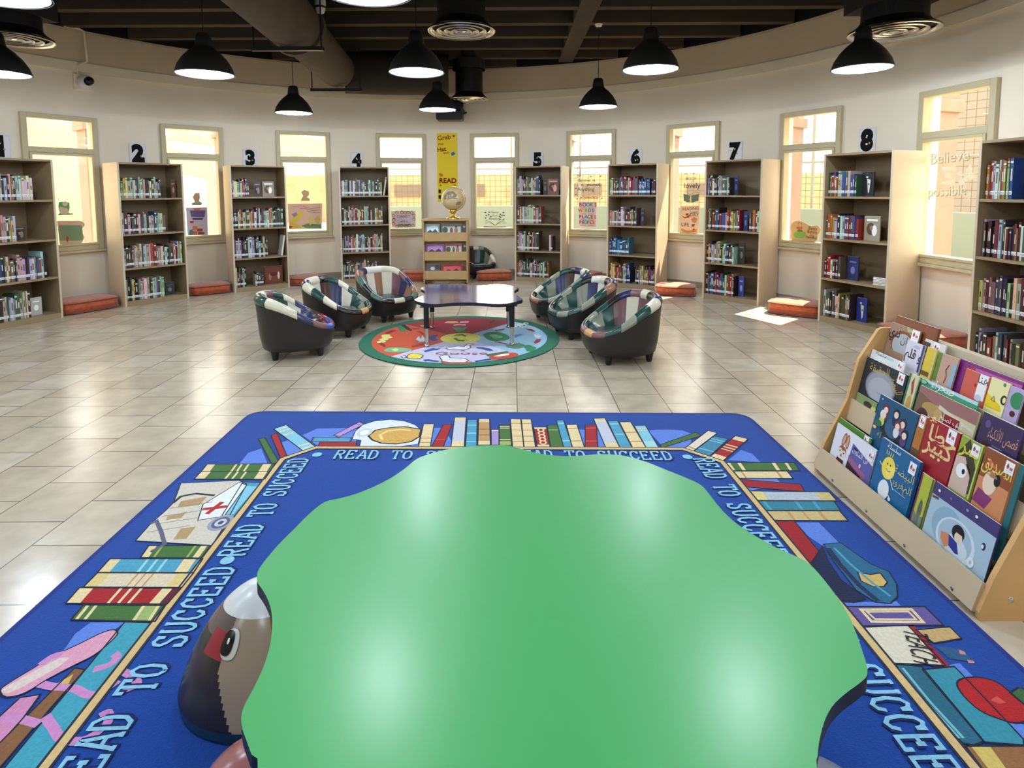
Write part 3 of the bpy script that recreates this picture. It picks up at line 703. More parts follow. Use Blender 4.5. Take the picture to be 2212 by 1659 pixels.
# ------------------------------------------------------------------ tables
ZG = .56
zA, zB, zC = zoomer(480, 940, 2.765), zoomer(1250, 950, 2.34), zoomer(480, 1220, 3.78)
px = zC([(155, 1250), (170, 1180), (200, 1110), (265, 990), (330, 850), (375, 720), (400, 600), (408, 470), (400, 370), (370, 280), (330, 205), (293, 152), (283, 110)])
px += zA([(225, 790), (330, 660), (430, 560), (520, 470), (610, 400), (700, 378), (800, 350), (900, 310), (1000, 260), (1090, 200), (1150, 150), (1200, 125), (1300, 95), (1400, 75), (1500, 65), (1600, 60), (1700, 62), (1760, 75), (1850, 100), (1950, 118), (2050, 125), (2150, 122)])
px += zB([(100, 72), (180, 75), (250, 85), (350, 115), (450, 155), (550, 195), (620, 230), (660, 275), (720, 350), (800, 425), (900, 490), (1000, 545), (1090, 585), (1140, 610), (1190, 650), (1250, 720), (1310, 800), (1360, 880), (1400, 970), (1435, 1070), (1458, 1150), (1455, 1195), (1420, 1230), (1340, 1290), (1280, 1350), (1240, 1430), (1215, 1530), (1208, 1600)])
out = [G(x, y, ZG) for x, y in px]
pb = [G(x, y, ZG) for x, y in zB([(1205, 1659)])]
out += pb + [(.43, .72), (.33, .62), (.19, .56), (.06, .575), (-.06, .60), (-.18, .575), (-.30, .60), (-.37, .70)]
out += [G(x, y, ZG) for x, y in zC([(290, 1659), (240, 1550), (200, 1440), (165, 1340)])]
out = smooth_loop(out, 3)
a2 = sum(out[i][0]*out[(i+1) % len(out)][1] - out[(i+1) % len(out)][0]*out[i][1] for i in range(len(out)))
if a2 < 0: out.reverse()
gx, gy = sum(p[0] for p in out)/len(out), sum(p[1] for p in out)/len(out)
T = thing('activity_table', 'large green wavy-edged children\'s activity table in the foreground', 'table', (gx, gy, .012))
loc = [(p[0]-gx, p[1]-gy) for p in out]
mb = MB(); mb.prism(loc, ZG-.042, ZG-.012, '#ffffff', 0, None, 1); mb.build('table_top', [M_green, M_edgeband], T)
def table_leg(T, x, y, top, name='leg', foot='#888888'):
    mb = MB(); mb.tube([(x, y, .17), (x, y, top)], .024, 16); L = mb.build(name, M_black, T)
    mb = MB(); mb.tube([(x, y, .02), (x, y, .20)], .018, 16); f = mb.build('leg_insert', M_chrome, L)
    mb = MB(); mb.lathe([(.024, 0), (.026, .008), (.020, .024), (.001, .026)], 16, M=Matrix.Translation((x, y, 0)), capb=True); mb.build('foot', M_chrome, L)
    mb = MB(); mb.box(x-.05, x+.05, y-.05, y+.05, top-.006, top); mb.build('mount_plate', M_black, L)
for dx, dy in ((-.28, -.27), (.28, -.27), (-.26, .38), (.33, .30)): table_leg(T, dx, dy, ZG-.043)
ZB = .42
zT = zoomer(860, 590, 6.9125)
px = zT([(345, 225), (385, 258), (402, 292), (380, 330), (310, 362), (245, 397), (300, 425), (420, 450), (520, 462), (640, 458), (800, 445), (1050, 438), (1280, 447), (1420, 458), (1560, 458), (1700, 440), (1800, 415), (1860, 392), (1800, 350), (1742, 300), (1735, 270), (1765, 245), (1800, 222), (1700, 190), (1600, 172), (1500, 165), (1400, 168), (1250, 180), (1050, 187), (850, 178), (700, 166), (600, 170), (480, 185)])
out = smooth_loop([G(x, y, ZB) for x, y in px], 4)
a2 = sum(out[i][0]*out[(i+1) % len(out)][1] - out[(i+1) % len(out)][0]*out[i][1] for i in range(len(out)))
if a2 < 0: out.reverse()
bx, by = -.42, 5.66
T = thing('activity_table', 'dark blue wavy-edged activity table standing on the round rug', 'table', (bx, by, .012))
mb = MB(); mb.prism([(p[0]-bx, p[1]-by) for p in out], ZB-.042, ZB-.012, '#ffffff', 0, None, 1); mb.build('table_top', [M_blue, M_edgeband], T)
mb = MB(); mb.box(-.30, .30, -.24, -.215, ZB-.075, ZB-.043); mb.box(-.30, .30, .215, .24, ZB-.075, ZB-.043); mb.build('apron', M_black, T)
for q in ((922, 748), (1106, 745), (934, 708), (1098, 707)):
    x, y = G(*q, .012); table_leg(T, x-bx, y-by, ZB-.043)

# ------------------------------------------------------------------ tub chairs
PC = dict(i=(214, 206, 180), n=(38, 44, 84), b=(74, 50, 46), g=(28, 66, 56), k=(32, 27, 27), s=(138, 140, 120), t=(150, 104, 78), m=(118, 82, 84), e=(86, 112, 98), o=(196, 150, 90), r=(120, 48, 54), B=(52, 78, 170), w=(228, 222, 206))
def tub_chair(x, y, face, label, rim, lining, sc=1.0, z0=0.0):
    """faces local +X; rim, lining: patch letters counted round from the front"""
    C = thing('tub_chair', label, 'chair', (x, y, z0), face, 'patchwork leather tub chairs')
    C.scale = (sc, sc, sc)
    n = 96
    def rad(t, a, b, e=2.5): c, s = abs(math.cos(t)), abs(math.sin(t)); return 1/((c/a)**e + (s/b)**e)**(1/e)
    def hz(t): u = (1-math.cos(t))/2; return .275 + .28*(u*u*(3-2*u))**.85
    TS = [2*math.pi*k/n for k in range(n)]
    shell = []
    for fz, a, b in ((.0, .262, .262), (.04, .285, .285), (.25, .305, .30), (.6, .318, .312), (.93, .33, .322)):
        row = []
        for t in TS:
            zb = .072; zt = hz(t) - .045; z = zb + (zt-zb)*fz; r = rad(t, a, b); row.append((r*math.cos(t), r*math.sin(t), z))
        shell.append(row)
    mb = MB(); mb.grid(shell, '#ffffff'); mb.add(shell[0], [tuple(reversed(range(n)))], '#ffffff'); mb.build('outer_shell', M_dark_leather, C)
    # fat rolled rim in patches
    m = 14; rows = []
    for j in range(m+1):
        ph = 2*math.pi*j/m; row = []
        for t in TS:
            tr = .036 + .012*(1-math.cos(t))/2
            r = rad(t, .292, .285) + tr*math.cos(ph); row.append((r*math.cos(t), r*math.sin(t), hz(t)-.045 + tr*1.05*math.sin(ph)))
        rows.append(row)
    mb = MB(); pn = len(rim)
    mb.grid(rows, None, colf=lambda j, k: PC[rim[int((k/n)*pn) % pn]]); mb.build('rolled_rim', M_leather, C)
    rows = []; ln = len(lining)
    for f in (0, .12, .3, .5, .7, .88, 1.0):
        row = []
        for t in TS:
            zt = hz(t) - .03; z = zt + (.215 - zt)*f; r = rad(t, .255, .248)*(1 - .24*f**1.3)
            row.append((r*math.cos(t), r*math.sin(t), z))
        rows.append(row)
    mb = MB(); mb.grid(rows, None, colf=lambda j, k: PC[lining[int((k/n)*ln) % ln]]); mb.build('inner_lining', M_leather, C)
    rows = []
    for f, z in ((1.0, .205), (.99, .222), (.93, .238), (.7, .246), (.3, .25), (.01, .25)):
        rows.append([(rad(t, .205, .20)*f*math.cos(t), rad(t, .205, .20)*f*math.sin(t), z) for t in TS])
    mb = MB(); mb.grid(rows, (44, 58, 52)); mb.build('seat_cushion', M_leather, C)
    for sx in (-1, 1):
        for sy in (-1, 1):
            mb = MB(); mb.lathe([(.019, 0), (.022, .006), (.036, .078)], 14, M=Matrix.Translation((sx*.185, sy*.185, 0)), capb=True, capt=True); mb.build('leg', M_black, C)
    return C
tub_chair(-1.93, 5.13, R_(22), 'nearest patchwork tub chair left of the round rug, with blue and red front', 'BrbnigmwggiinmBr', 'rbnigmwwmginbr')
tub_chair(-1.775, 5.866, R_(-8), 'patchwork tub chair in the middle of the left row, behind the blue-fronted one', 'kgsgigkwwnigikko', 'ksginbwwbnigsk')
tub_chair(-1.42, 6.55, R_(-42), 'patchwork tub chair at the far end of the left row, left of the blue table', 'ketnmiiwwntekeki', 'ketnmitwmintek')
tub_chair(.53, 6.40, R_(199), 'patchwork tub chair at the far end of the right row, right of the blue table', 'tksgsngwnkgsgikt', 'gsgsgibwbnsgsg')
tub_chair(.69, 5.75, R_(196), 'patchwork tub chair in the middle of the right row, half hidden by the nearest one', 'gsgsgtnkiwkgsgkg', 'gsgsgsnwnsgsgg')
tub_chair(.925, 4.94, R_(194), 'patchwork tub chair nearest the camera on the right of the round rug', 'omgsginkimnkgsgm', 'gsgsgimmimgsgs')
tub_chair(-.57, 9.62, R_(-60), 'patchwork tub chair against the back wall, mostly hidden behind the globe stand', 'gkiwkgsikgbiksgnk', 'kisgkbink', .88)

# ------------------------------------------------------------------ animal-faced pouf and pads under the green table
def blob_rz(v, taper):
    """radius and height fractions of a pouf: flat foot, bulging side, rounded top"""
    if v < .08: return max(.001, v/.08*.93), 0.0
    z = (v-.08)/.92; z = 1 - (1-z)**1.35
    return max(.001, min(1.0, .93 + .6*z)*(1 - taper*z)*(max(0, 1 - z**3.2))**.55), z
def blob(c, ax, ay, h, name, label, cat, colf, mat_, rot=0.0, n=180, m=90, taper=0.0):
    o = thing(name, label, cat, (c[0], c[1], c[2] if len(c) > 2 else .012), rot)
    rows = []
    for j in range(m+1):
        r, z = blob_rz(j/m, taper)
        rows.append([(ax*r*math.cos(2*math.pi*k/n), ay*r*math.sin(2*math.pi*k/n), h*z) for k in range(n)])
    mb = MB(); mb.grid(rows, None, colf=lambda j, k: colf((j+.5)/m, ((k+.5)/n*360) % 360)); mb.build('body', mat_, o)
    return o, rows
def pouf_col(v, a):
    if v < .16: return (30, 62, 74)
    if v > .74: return (214, 216, 214) if not 300 < a < 358 else (168, 84, 46)
    if v > .60 and (a > 296 or a < 20): return (168, 84, 46)
    if a < 150: return (206, 208, 206) if v > .5 else (98, 82, 76)
    if a < 222: return (98, 82, 76) if v > .60 else (40, 34, 38)
    if a < 248 + max(0, .45-v)*60: return (150, 34, 48) if .50 < v < .66 else ((98, 82, 76) if v >= .66 else (40, 34, 38))
    return (158, 140, 116)
o, rows = blob((-.715, 1.575), .25, .19, .335, 'animal_pouf', 'patchwork leather pouf with an animal eye, half under the green table', 'pouf', pouf_col, M_leather, taper=.42)
mb = MB()
def on_pouf(a, v, lift=.004):
    r, z = blob_rz(v, .42)
    p = Vector((.25*r*math.cos(R_(a)), .19*r*math.sin(R_(a)), .335*z)); c = Vector((0, 0, .14)); return p + (p-c).normalized()*lift
def patch(ca, cv, ra, rv, col, lift, n=26, sq=2.6, da=0.0):
    ring = []
    for k in range(n):
        t = 2*math.pi*k/n; c, s = math.cos(t), math.sin(t); r = 1/(abs(c)**sq + abs(s)**sq)**(1/sq)
        ring.append(on_pouf(ca + ra*r*c + da*s, cv + rv*r*s, lift))
    mb.add([on_pouf(ca, cv, lift+.003)] + ring, [(0, k+1, (k+1) % n+1) for k in range(n)], col, 0, True)
patch(253, .60, 9, .085, (214, 208, 196), .003); patch(250.5, .605, 6.5, .068, (14, 12, 12), .006); patch(252, .615, 1.3, .016, (240, 238, 232), .010)
mb.build('eye', M_leather, o)
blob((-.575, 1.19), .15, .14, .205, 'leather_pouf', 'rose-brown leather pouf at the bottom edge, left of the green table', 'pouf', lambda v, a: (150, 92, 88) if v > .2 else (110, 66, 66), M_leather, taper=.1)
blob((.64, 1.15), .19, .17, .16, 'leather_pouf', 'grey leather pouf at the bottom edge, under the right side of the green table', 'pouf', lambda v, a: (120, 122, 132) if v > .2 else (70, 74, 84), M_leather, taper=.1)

# ------------------------------------------------------------------ floor cushions
def cushion(x, y, rot, label, sx=.60, sy=.42, h=.11):
    h *= 1.12
    o = thing('floor_cushion', label, 'cushion', (x, y, 0), rot, 'rust floor cushions along the wall')
    n = 64; e = 5.0
    def sq(t, a, b): c, s = math.cos(t), math.sin(t); r = 1/((abs(c)/a)**e + (abs(s)/b)**e)**(1/e); return r*c, r*s
    rows = []
    for f, z in ((.93, 0), (1.0, .012), (.985, h*.5), (1.0, h-.014), (.965, h), (.80, h+.012), (.45, h+.022), (.02, h+.024)):
        row = []
        for k in range(n):
            p = sq(2*math.pi*k/n, sx/2, sy/2); w_ = 1 + (.008 if k % 4 == 0 and f > .95 else 0); row.append((p[0]*f*w_, p[1]*f*w_, z))
        rows.append(row)
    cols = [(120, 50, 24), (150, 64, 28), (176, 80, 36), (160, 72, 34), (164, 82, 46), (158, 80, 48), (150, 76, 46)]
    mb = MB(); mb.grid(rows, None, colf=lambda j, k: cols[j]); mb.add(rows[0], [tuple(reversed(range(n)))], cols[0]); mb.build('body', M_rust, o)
    for z in (.014, h-.008):
        mb = MB(); pts = [(*[c*1.005 for c in sq(2*math.pi*k/n, sx/2, sy/2)], z) for k in range(n)]; pts.append(pts[0]); mb.tube(pts, .008, 6, (112, 48, 28)); mb.build('piping', M_rust, o)
    return o
def mid(p, q, d, sx, sy, label, h=.11, turn=0):
    a, b = Vector(G(*p)), Vector(G(*q)); u = (b-a).normalized(); nrm = Vector((-u.y, u.x)); c = (a+b)/2 + nrm*sy/2
    cushion(c.x, c.y, math.atan2(u.y, u.x) + turn, label, sx, sy, h)
mid((142, 683), (258, 664), 0, .66, .52, 'flat rust floor cushion between bookcases 1 and 2', .12)
mid((413, 641), (502, 632), 0, .52, .42, 'flat rust floor cushion between bookcases 2 and 3', .11)
mid((640, 622), (724, 606), 0, .55, .42, 'dark rust floor cushion between bookcases 3 and 4, behind a tub chair', .10, .25)
mid((866, 608), (925, 608), 0, .52, .40, 'rust floor cushion just left of the globe stand', .12)
mid((1034, 608), (1107, 606), 0, .56, .42, 'rust floor cushion just right of the globe stand', .12)
mid((1262, 615), (1304, 610), 0, .42, .42, 'rust floor cushion between bookcases 5 and 6, behind the tub chairs', .14, .2)
mid((1423, 640), (1510, 641), 0, .52, .44, 'sunlit rust floor cushion between bookcases 6 and 7', .11, -.25)
mid((1658, 677), (1764, 690), 0, .56, .46, 'sunlit rust floor cushion between bookcases 7 and 8', .12, .0)
cushion(3.78, 5.30, R_(-80), 'rust floor cushion behind the picture book stand, right of bookcase 8', .60, .5, .13)

# ------------------------------------------------------------------ small stand with the globe
M_tanw = mat('tan_board', (186, 152, 102), .5, var=.06, vscale=5)
SX0, SX1, SY = -1.36, -.68, 8.86
S = thing('magazine_stand', 'tan wooden magazine stand below the yellow poster, carrying the globe', 'stand', ((SX0+SX1)/2, SY, 0))
hw_ = (SX1-SX0)/2; dp = .40
for s in (-1, 1):
    mb = MB(); mb.box(min(s*hw_, s*(hw_-.018)), max(s*hw_, s*(hw_-.018)), 0, dp, .02, .975); mb.build('side_panel', M_tanw, S, bevel=.002)
mb = MB(); mb.box(-hw_-.02, hw_+.02, -.01, dp+.02, .975, .995); mb.build('top_panel', M_tanw, S, bevel=.003)
mb = MB(); mb.box(-hw_+.018, hw_-.018, .16, .175, .02, .975); mb.build('back_panel', M_tanw, S)
TIER = [.68, .385, .09]
for z in TIER:
    mb = MB(); mb.box(-hw_+.018, hw_-.018, .012, .028, z-.02, z+.115); mb.build('lip', M_tanw, S, bevel=.002)
    mb = MB(); mb.box(-hw_+.018, hw_-.018, .028, .16, z-.02, z-.005); mb.build('tier_shelf', M_tanw, S)
for s in (-1, 1):
    for yy in (.04, dp-.04):
        mb = MB(); mb.lathe([(.016, 0), (.02, .01), (.016, .022)], 12, M=Matrix.Translation((s*(hw_-.03), yy, 0)), capb=True); mb.build('foot', M_black, S)
MAGS = [(0, -.205, .222, .245, (150, 176, 186), 'blue and green picture magazine, left on the top tier of the globe stand', 'l'), (0, .09, .32, .25, (96, 110, 100), 'picture magazine with people, right on the top tier of the globe stand', 'q'), (0, .282, .06, .24, (70, 40, 36), 'dark brown magazine edge, far right on the top tier of the globe stand', ''),
        (1, -.17, .30, .235, (120, 80, 130), 'purple picture magazine, left on the middle tier of the globe stand', 'l'), (1, .12, .27, .24, (150, 70, 66), 'red picture magazine, right on the middle tier of the globe stand', 'q'), (1, .288, .05, .235, (44, 40, 44), 'dark magazine, far right on the middle tier of the globe stand', ''),
        (2, -.21, .22, .225, (110, 104, 96), 'grey magazine with a white disc, left on the bottom tier of the globe stand', 'd'), (2, .09, .34, .21, (150, 40, 40), 'red and white magazine, right on the bottom tier of the globe stand', 'l')]
for t, u, wd, h, col, lab, mo in MAGS:
    mb = MB(); mb.box(-wd/2, wd/2, 0, .006, 0, h, col)
    A = Art(mb, (0, 0, 0), (1, 0, 0), (0, 0, 1), (0, -1, 0)); lt = tuple(min(255, int(c*1.35+30)) for c in col); dk = tuple(int(c*.45) for c in col)
    if mo == 'l':
        A.poly([(-wd*.38, h*.5), (wd*.4, h*.5), (wd*.4, h*.86), (wd*.1, h*.9), (-wd*.38, h*.84)], lt); A.poly([(-wd*.4, h*.45), (-wd*.15, h*.66), (0, h*.52), (wd*.2, h*.7), (wd*.42, h*.45)], dk)
    elif mo == 'q':
        A.rect(-wd*.42, h*.45, wd*.44, h*.84, (206, 200, 190)); A.ell(-wd*.3, h*.62, wd*.13, h*.18, (52, 76, 52)); A.ell(0, h*.58, wd*.07, h*.2, (120, 70, 56)); A.ell(wd*.22, h*.6, wd*.09, h*.2, (150, 110, 70)); A.ell(wd*.22, h*.83, wd*.05, h*.06, (40, 30, 28))
    elif mo == 'd': A.ell(0, h*.66, wd*.16, h*.12, (226, 226, 226)); A.rect(wd*.2, h*.6, wd*.44, h*.9, (40, 50, 100))
    else: A.rect(-wd*.25, h*.78, wd*.3, h*.9, (214, 206, 190))
    o = mb.build('magazine', M_cover, loc=(S.location.x + u, SY + .06 + .012*(abs(u) > .2), TIER[t]-.004)); o.rotation_euler = (R_(-9), 0, 0)
    tag(o, lab, 'magazine', 'magazines in the globe stand')
gx_, gy_, gz_ = -.905, 8.98, .9955
Gb = thing('desk_globe', 'beige desk globe on a gold base on top of the magazine stand', 'globe', (gx_, gy_, gz_))
def sph(name, par, r, c, colf, mt, nu=48, nv=28):
    rows = [[(c[0]+r*math.cos(ph)*math.cos(2*math.pi*k/nu), c[1]+r*math.cos(ph)*math.sin(2*math.pi*k/nu), c[2]+r*math.sin(ph)) for k in range(nu)] for ph in [-math.pi/2 + math.pi*j/nv for j in range(nv+1)]]
    mb = MB(); mb.grid(rows, None, colf=colf); return mb.build(name, mt, par)
LAND = [(268, 8, 18, 9), (262, 30, 22, 12), (245, 24, 12, 10), (284, 18, 10, 8), (300, -24, 13, 9), (310, -22, 10, 8), (250, 5, 7, 8), (282, 2, 14, 4), (230, 10, 8, 14)]
def globe_col(j, k):
    lon = k/64*360; lat = -90 + 180*(j+.5)/40
    for (lo, la, rx, ry) in LAND:
        d = ((lon-lo)/rx)**2 + ((lat-la)/ry)**2
        if d < 1: return (150, 128, 100) if d < .6 else (128, 108, 84)
    if lat < -62: return (120, 96, 70)
    return (206, 182, 134)
sph('globe_ball', Gb, .176, (0, 0, .31), globe_col, mat('globe_print', None, .25), 64, 40)
mb = MB(); ring = [(.190*math.cos(t), .0, .31 + .190*math.sin(t)) for t in [R_(-100 + 10*k) for k in range(21)]]; mb.tube(ring, .007, 8); mb.build('meridian_arm', M_gold, Gb)
mb = MB(); mb.lathe([(.105, 0), (.108, .012), (.098, .024), (.06, .034), (.03, .055), (.022, .075), (.045, .10), (.06, .125), (.05, .145)], 40, capb=True); mb.build('base', M_gold, Gb)
# ------------------------------------------------------------------ big reading rug
SKY, DBL = (134, 190, 214), (16, 30, 84)
BLUE = (18, 64, 142)
CR_, RD, GN, TL, LB, GY, TN, PL, SH, OUT = (222, 200, 150), (158, 24, 32), (62, 104, 46), (72, 150, 176), (126, 188, 206), (190, 192, 204), (186, 144, 92), (138, 112, 160), (90, 124, 204), (22, 24, 40)
mb = MB()
cor = [(-1.70, 3.70), (1.487, 3.622), (1.56, -.55), (-1.60, -.55)]
loop = []
for i, (x, y) in enumerate(cor):
    a, b = Vector(cor[i-1]), Vector(cor[(i+1) % 4]); p = Vector((x, y)); r = .10
    d1, d2 = (a-p).normalized(), (b-p).normalized()
    for t in (0, .25, .5, .75, 1): loop.append(tuple(p + d1*r*(1-t)**2 + d2*r*t**2))
loop.reverse()
mb.prism(loop, 0.0, .010, BLUE, side=(14, 34, 90))
A = Art(mb, (0, 0, .010), (1, 0, 0), (0, 1, 0), (0, 0, 1), step=.00012, lift=.0006)
H0 = [.0008]
def begin(): H0[0] += .00002; A.h = H0[0]
A.line(loop, .02, (18, 44, 120), True)
def fl(L, z=None): return [G(x, y, .011) for x, y in L]
def pp(z, L, c, out=True, w_=.005):
    begin(); P = fl(z(L)); A.poly(P, c)
    if out: A.line(P, w_, OUT, True)
def lerp(a, b, t): return (a[0]+(b[0]-a[0])*t, a[1]+(b[1]-a[1])*t)
def bk(z, q, c, bands=(), w_=.006):
    """a printed book: q = top-left, top-right, bottom-right, bottom-left; bands = (t0, t1, colour) along its length"""
    begin(); P = fl(z(q)); A.poly(P, c)
    for t0, t1, cc in bands:
        A.poly([lerp(P[0], P[3], t0), lerp(P[1], P[2], t0), lerp(P[1], P[2], t1), lerp(P[0], P[3], t1)], cc)
    A.line(P, w_, OUT, True)
def bkh(z, q, c, bands=(), w_=.006):
    begin(); P = fl(z(q)); A.poly(P, c)
    for t0, t1, cc in bands:
        A.poly([lerp(P[0], P[1], t0), lerp(P[0], P[1], t1), lerp(P[3], P[2], t1), lerp(P[3], P[2], t0)], cc)
    A.line(P, w_, OUT, True)
z3, z7, z8, z4 = zoomer(400, 880, 3.16), zoomer(700, 890, 4.096), zoomer(1200, 890, 4.096), zoomer(1000, 880, 2.458)
z5, z6, z1 = zoomer(0, 1100, 2.967), zoomer(1600, 1100, 2.967), zoomer(0, 660, 2.458)
# pale blue shadows behind the printed books
for z, L in ((z3, [(370, 385), (430, 310), (520, 280), (560, 380)]), (z3, [(650, 240), (720, 220), (800, 300), (700, 335)]), (z3, [(800, 190), (900, 145), (1100, 140), (1180, 150), (1160, 262), (905, 262)]), (z7, [(940, 140), (1060, 140), (1160, 308), (760, 308)]),
             (z8, [(210, 155), (450, 155), (480, 318), (240, 318)]), (z8, [(820, 165), (900, 155), (1020, 155), (1120, 162), (1200, 190), (1200, 318), (960, 318)]), (z8, [(1530, 425), (1640, 335), (1740, 370), (1815, 445)]), (z8, [(1600, 590), (1960, 590), (2000, 640), (1700, 700)]),
             (z5, [(580, 725), (800, 725), (560, 900), (400, 915), (480, 800)]), (z6, [(355, 85), (500, 85), (630, 215), (560, 260), (430, 170)]), (z6, [(640, 600), (1000, 590), (1030, 625), (665, 630)]), (z6, [(1330, 1000), (1400, 985), (1500, 1080), (1420, 1120)]),
             (z6, [(1400, 1200), (1560, 1290), (1816, 1380), (1816, 1510), (1600, 1500)])): pp(z, L, SH, False)
# top row
bk(z3, [(500, 215), (545, 208), (642, 372), (590, 385)], GN); bk(z3, [(585, 190), (628, 175), (700, 345), (655, 358)], RD)
bk(z3, [(605, 148), (690, 120), (895, 272), (805, 298)], LB, [(.0, .10, (160, 205, 205)), (.14, .18, CR_), (.3, .34, CR_), (.80, .84, CR_), (.9, 1, (168, 205, 200))])
bkh(z3, [(875, 203), (1140, 208), (1130, 235), (860, 235)], (64, 120, 150), [(.05, .95, (84, 148, 172))]); bkh(z3, [(920, 238), (1170, 235), (1168, 268), (905, 268)], RD)
bkh(z3, [(1012, 190), (1190, 100), (1222, 115), (1045, 205)], (178, 140, 190), [(.0, .08, PL), (.85, .9, PL)])
pp(z3, [(1140, 215), (1160, 165), (1210, 120), (1290, 95), (1400, 83), (1500, 95), (1570, 120), (1612, 155), (1610, 180), (1590, 250), (1480, 266), (1190, 266), (1200, 225)], (216, 220, 224))
P = fl(z3([(1250, 195), (1300, 155), (1400, 138), (1500, 132), (1612, 150), (1600, 200), (1540, 235), (1440, 250), (1340, 245), (1280, 225)])); A.poly(P, (206, 160, 80)); A.line(P, .012, OUT, True)
A.line(fl(z3([(1345, 220), (1330, 190), (1380, 162), (1470, 152), (1540, 158)])), .016, (236, 206, 140))
A.ell(*G(*z3([(1225, 172)])[0], .011), .045, .06, (196, 202, 208)); A.ell(*G(*z3([(1225, 172)])[0], .011), .028, .036, (230, 232, 234))
B7 = [([(880, 108), (975, 105), (940, 310), (835, 308)], CR_, [(.62, .66, TN), (.8, .84, TN)]), ([(1055, 112), (1135, 108), (1055, 308), (950, 308)], RD, [(.68, .72, (196, 60, 60))]), ([(1155, 48), (1258, 48), (1240, 310), (1122, 310)], GY, [(0, .13, CR_), (.82, 1, CR_)]),
      ([(1268, 68), (1355, 68), (1350, 310), (1250, 310)], TL, [(.2, .24, LB), (.5, .55, LB), (.8, .84, LB)]), ([(1368, 62), (1465, 62), (1472, 292), (1360, 292)], TN, [(0, .13, CR_), (.4, .44, (150, 110, 70)), (.62, .66, (150, 110, 70)), (.86, 1, CR_)]), ([(1478, 158), (1548, 155), (1548, 292), (1480, 292)], (160, 140, 190), [(0, .1, CR_)]),
      ([(1550, 115), (1645, 115), (1660, 302), (1550, 302)], GN, [(.06, .1, CR_), (.14, .18, CR_), (.7, .74, CR_), (.78, .95, (150, 170, 90))]), ([(1648, 62), (1740, 65), (1768, 312), (1668, 310)], CR_, [(.15, .18, TN), (.4, .43, TN), (.62, .65, TN), (.8, .83, TN)]), ([(1745, 65), (1832, 65), (1872, 312), (1770, 312)], CR_, [(.15, .18, TN), (.4, .43, TN), (.62, .65, TN), (.8, .83, TN)]),
      ([(1855, 135), (1968, 135), (2000, 308), (1885, 308)], RD, [(0, .1, CR_), (.9, 1, CR_)]), ([(1972, 118), (2065, 115), (2120, 312), (2005, 312)], GN, [(.2, .26, (120, 150, 90))]), ([(2055, 75), (2118, 70), (2200, 315), (2120, 315)], TL, [(.1, .16, LB), (.75, .8, LB)])]
for q, c, b in B7: bk(z7, q, c, b)
for k in range(5): A.ell(*G(*z7([(1918 + k*5, 160 + k*28)])[0], .011), .022, .028, CR_, 14); A.ell(*G(*z7([(1918 + k*5, 160 + k*28)])[0], .011), .012, .016, RD, 14)
B8 = [([(95, 115), (190, 112), (258, 318), (150, 318)], CR_, [(.15, .19, TN), (.7, .74, TN)]), ([(262, 118), (362, 115), (375, 318), (262, 318)], RD, [(.12, .16, (196, 80, 80)), (.7, .74, (196, 80, 80))]), ([(335, 58), (438, 55), (570, 318), (445, 318)], GY, [(0, .12, CR_), (.84, 1, CR_)]),
      ([(460, 80), (550, 78), (680, 320), (572, 320)], TL, [(.1, .15, LB), (.5, .54, LB)]), ([(565, 90), (665, 88), (805, 322), (685, 322)], CR_, [(.4, .44, TN), (.75, .79, TN)]), ([(695, 122), (795, 120), (918, 322), (805, 322)], LB, [(.1, .14, CR_), (.2, .24, CR_), (.7, .98, (160, 205, 205))]),
      ([(940, 320), (925, 290), (1240, 180), (1290, 210)], GN, []), ([(1350, 165), (1430, 188), (1212, 352), (1138, 325)], (220, 206, 184), [(.85, .9, TN)]), ([(1405, 212), (1530, 240), (1365, 390), (1218, 352)], (60, 128, 156), [(.15, .19, LB), (.26, .3, LB), (.75, .79, LB)]),
      ([(1590, 212), (1705, 240), (1485, 432), (1370, 395)], RD, [(0, .16, CR_), (.4, .44, CR_), (.5, .54, CR_), (.6, .63, CR_), (.86, 1, CR_)])]
for q, c, b in B8: bk(z8, q, c, b)
# right column
bkh(z8, [(1480, 450), (2115, 450), (2160, 520), (1530, 520)], GN, [(.05, .10, CR_), (.20, .25, CR_), (.68, .73, CR_), (.86, .90, CR_)]); bkh(z8, [(1535, 525), (2050, 525), (2100, 588), (1575, 588)], CR_, [(.2, .23, TN), (.8, .84, TN)])
bkh(z8, [(1605, 592), (2170, 640), (2205, 705), (1640, 660)], (150, 26, 36))
bkh(z4, [(1508, 445), (1945, 450), (1985, 497), (1545, 495)], (176, 182, 188), [(.05, .18, (214, 196, 120)), (.82, 1, (200, 180, 120))]); bkh(z4, [(1545, 498), (1970, 498), (2005, 548), (1590, 548)], (52, 120, 140), [(.1, .14, TL), (.5, .54, TL), (.72, .76, TL)])
bkh(z4, [(1590, 550), (2000, 550), (2045, 603), (1630, 600)], (196, 172, 116), [(.3, .34, TN), (.5, .53, TN), (.7, .75, TN)])
pp(z4, [(1640, 605), (1760, 605), (1890, 765), (1862, 832), (1790, 795)], (150, 22, 30))
pp(z6, [(530, 225), (640, 215), (830, 350), (950, 400), (1000, 480), (1005, 560), (960, 605), (860, 595), (740, 520), (600, 340)], (34, 96, 128))
pp(z6, [(525, 235), (560, 330), (640, 450), (800, 575), (720, 600), (630, 580), (510, 430), (455, 340)], (18, 30, 62))
A.line(fl(z6([(560, 250), (640, 360), (760, 490), (880, 590)])), .02, (20, 40, 70)); A.line(fl(z6([(600, 250), (700, 350), (840, 470), (960, 560)])), .010, (80, 150, 170))
pp(z6, [(750, 405), (830, 420), (895, 410), (940, 470), (920, 495), (855, 500), (770, 460)], (206, 168, 92))
bkh(z6, [(660, 625), (1180, 625), (1300, 745), (760, 750)], (96, 80, 140))
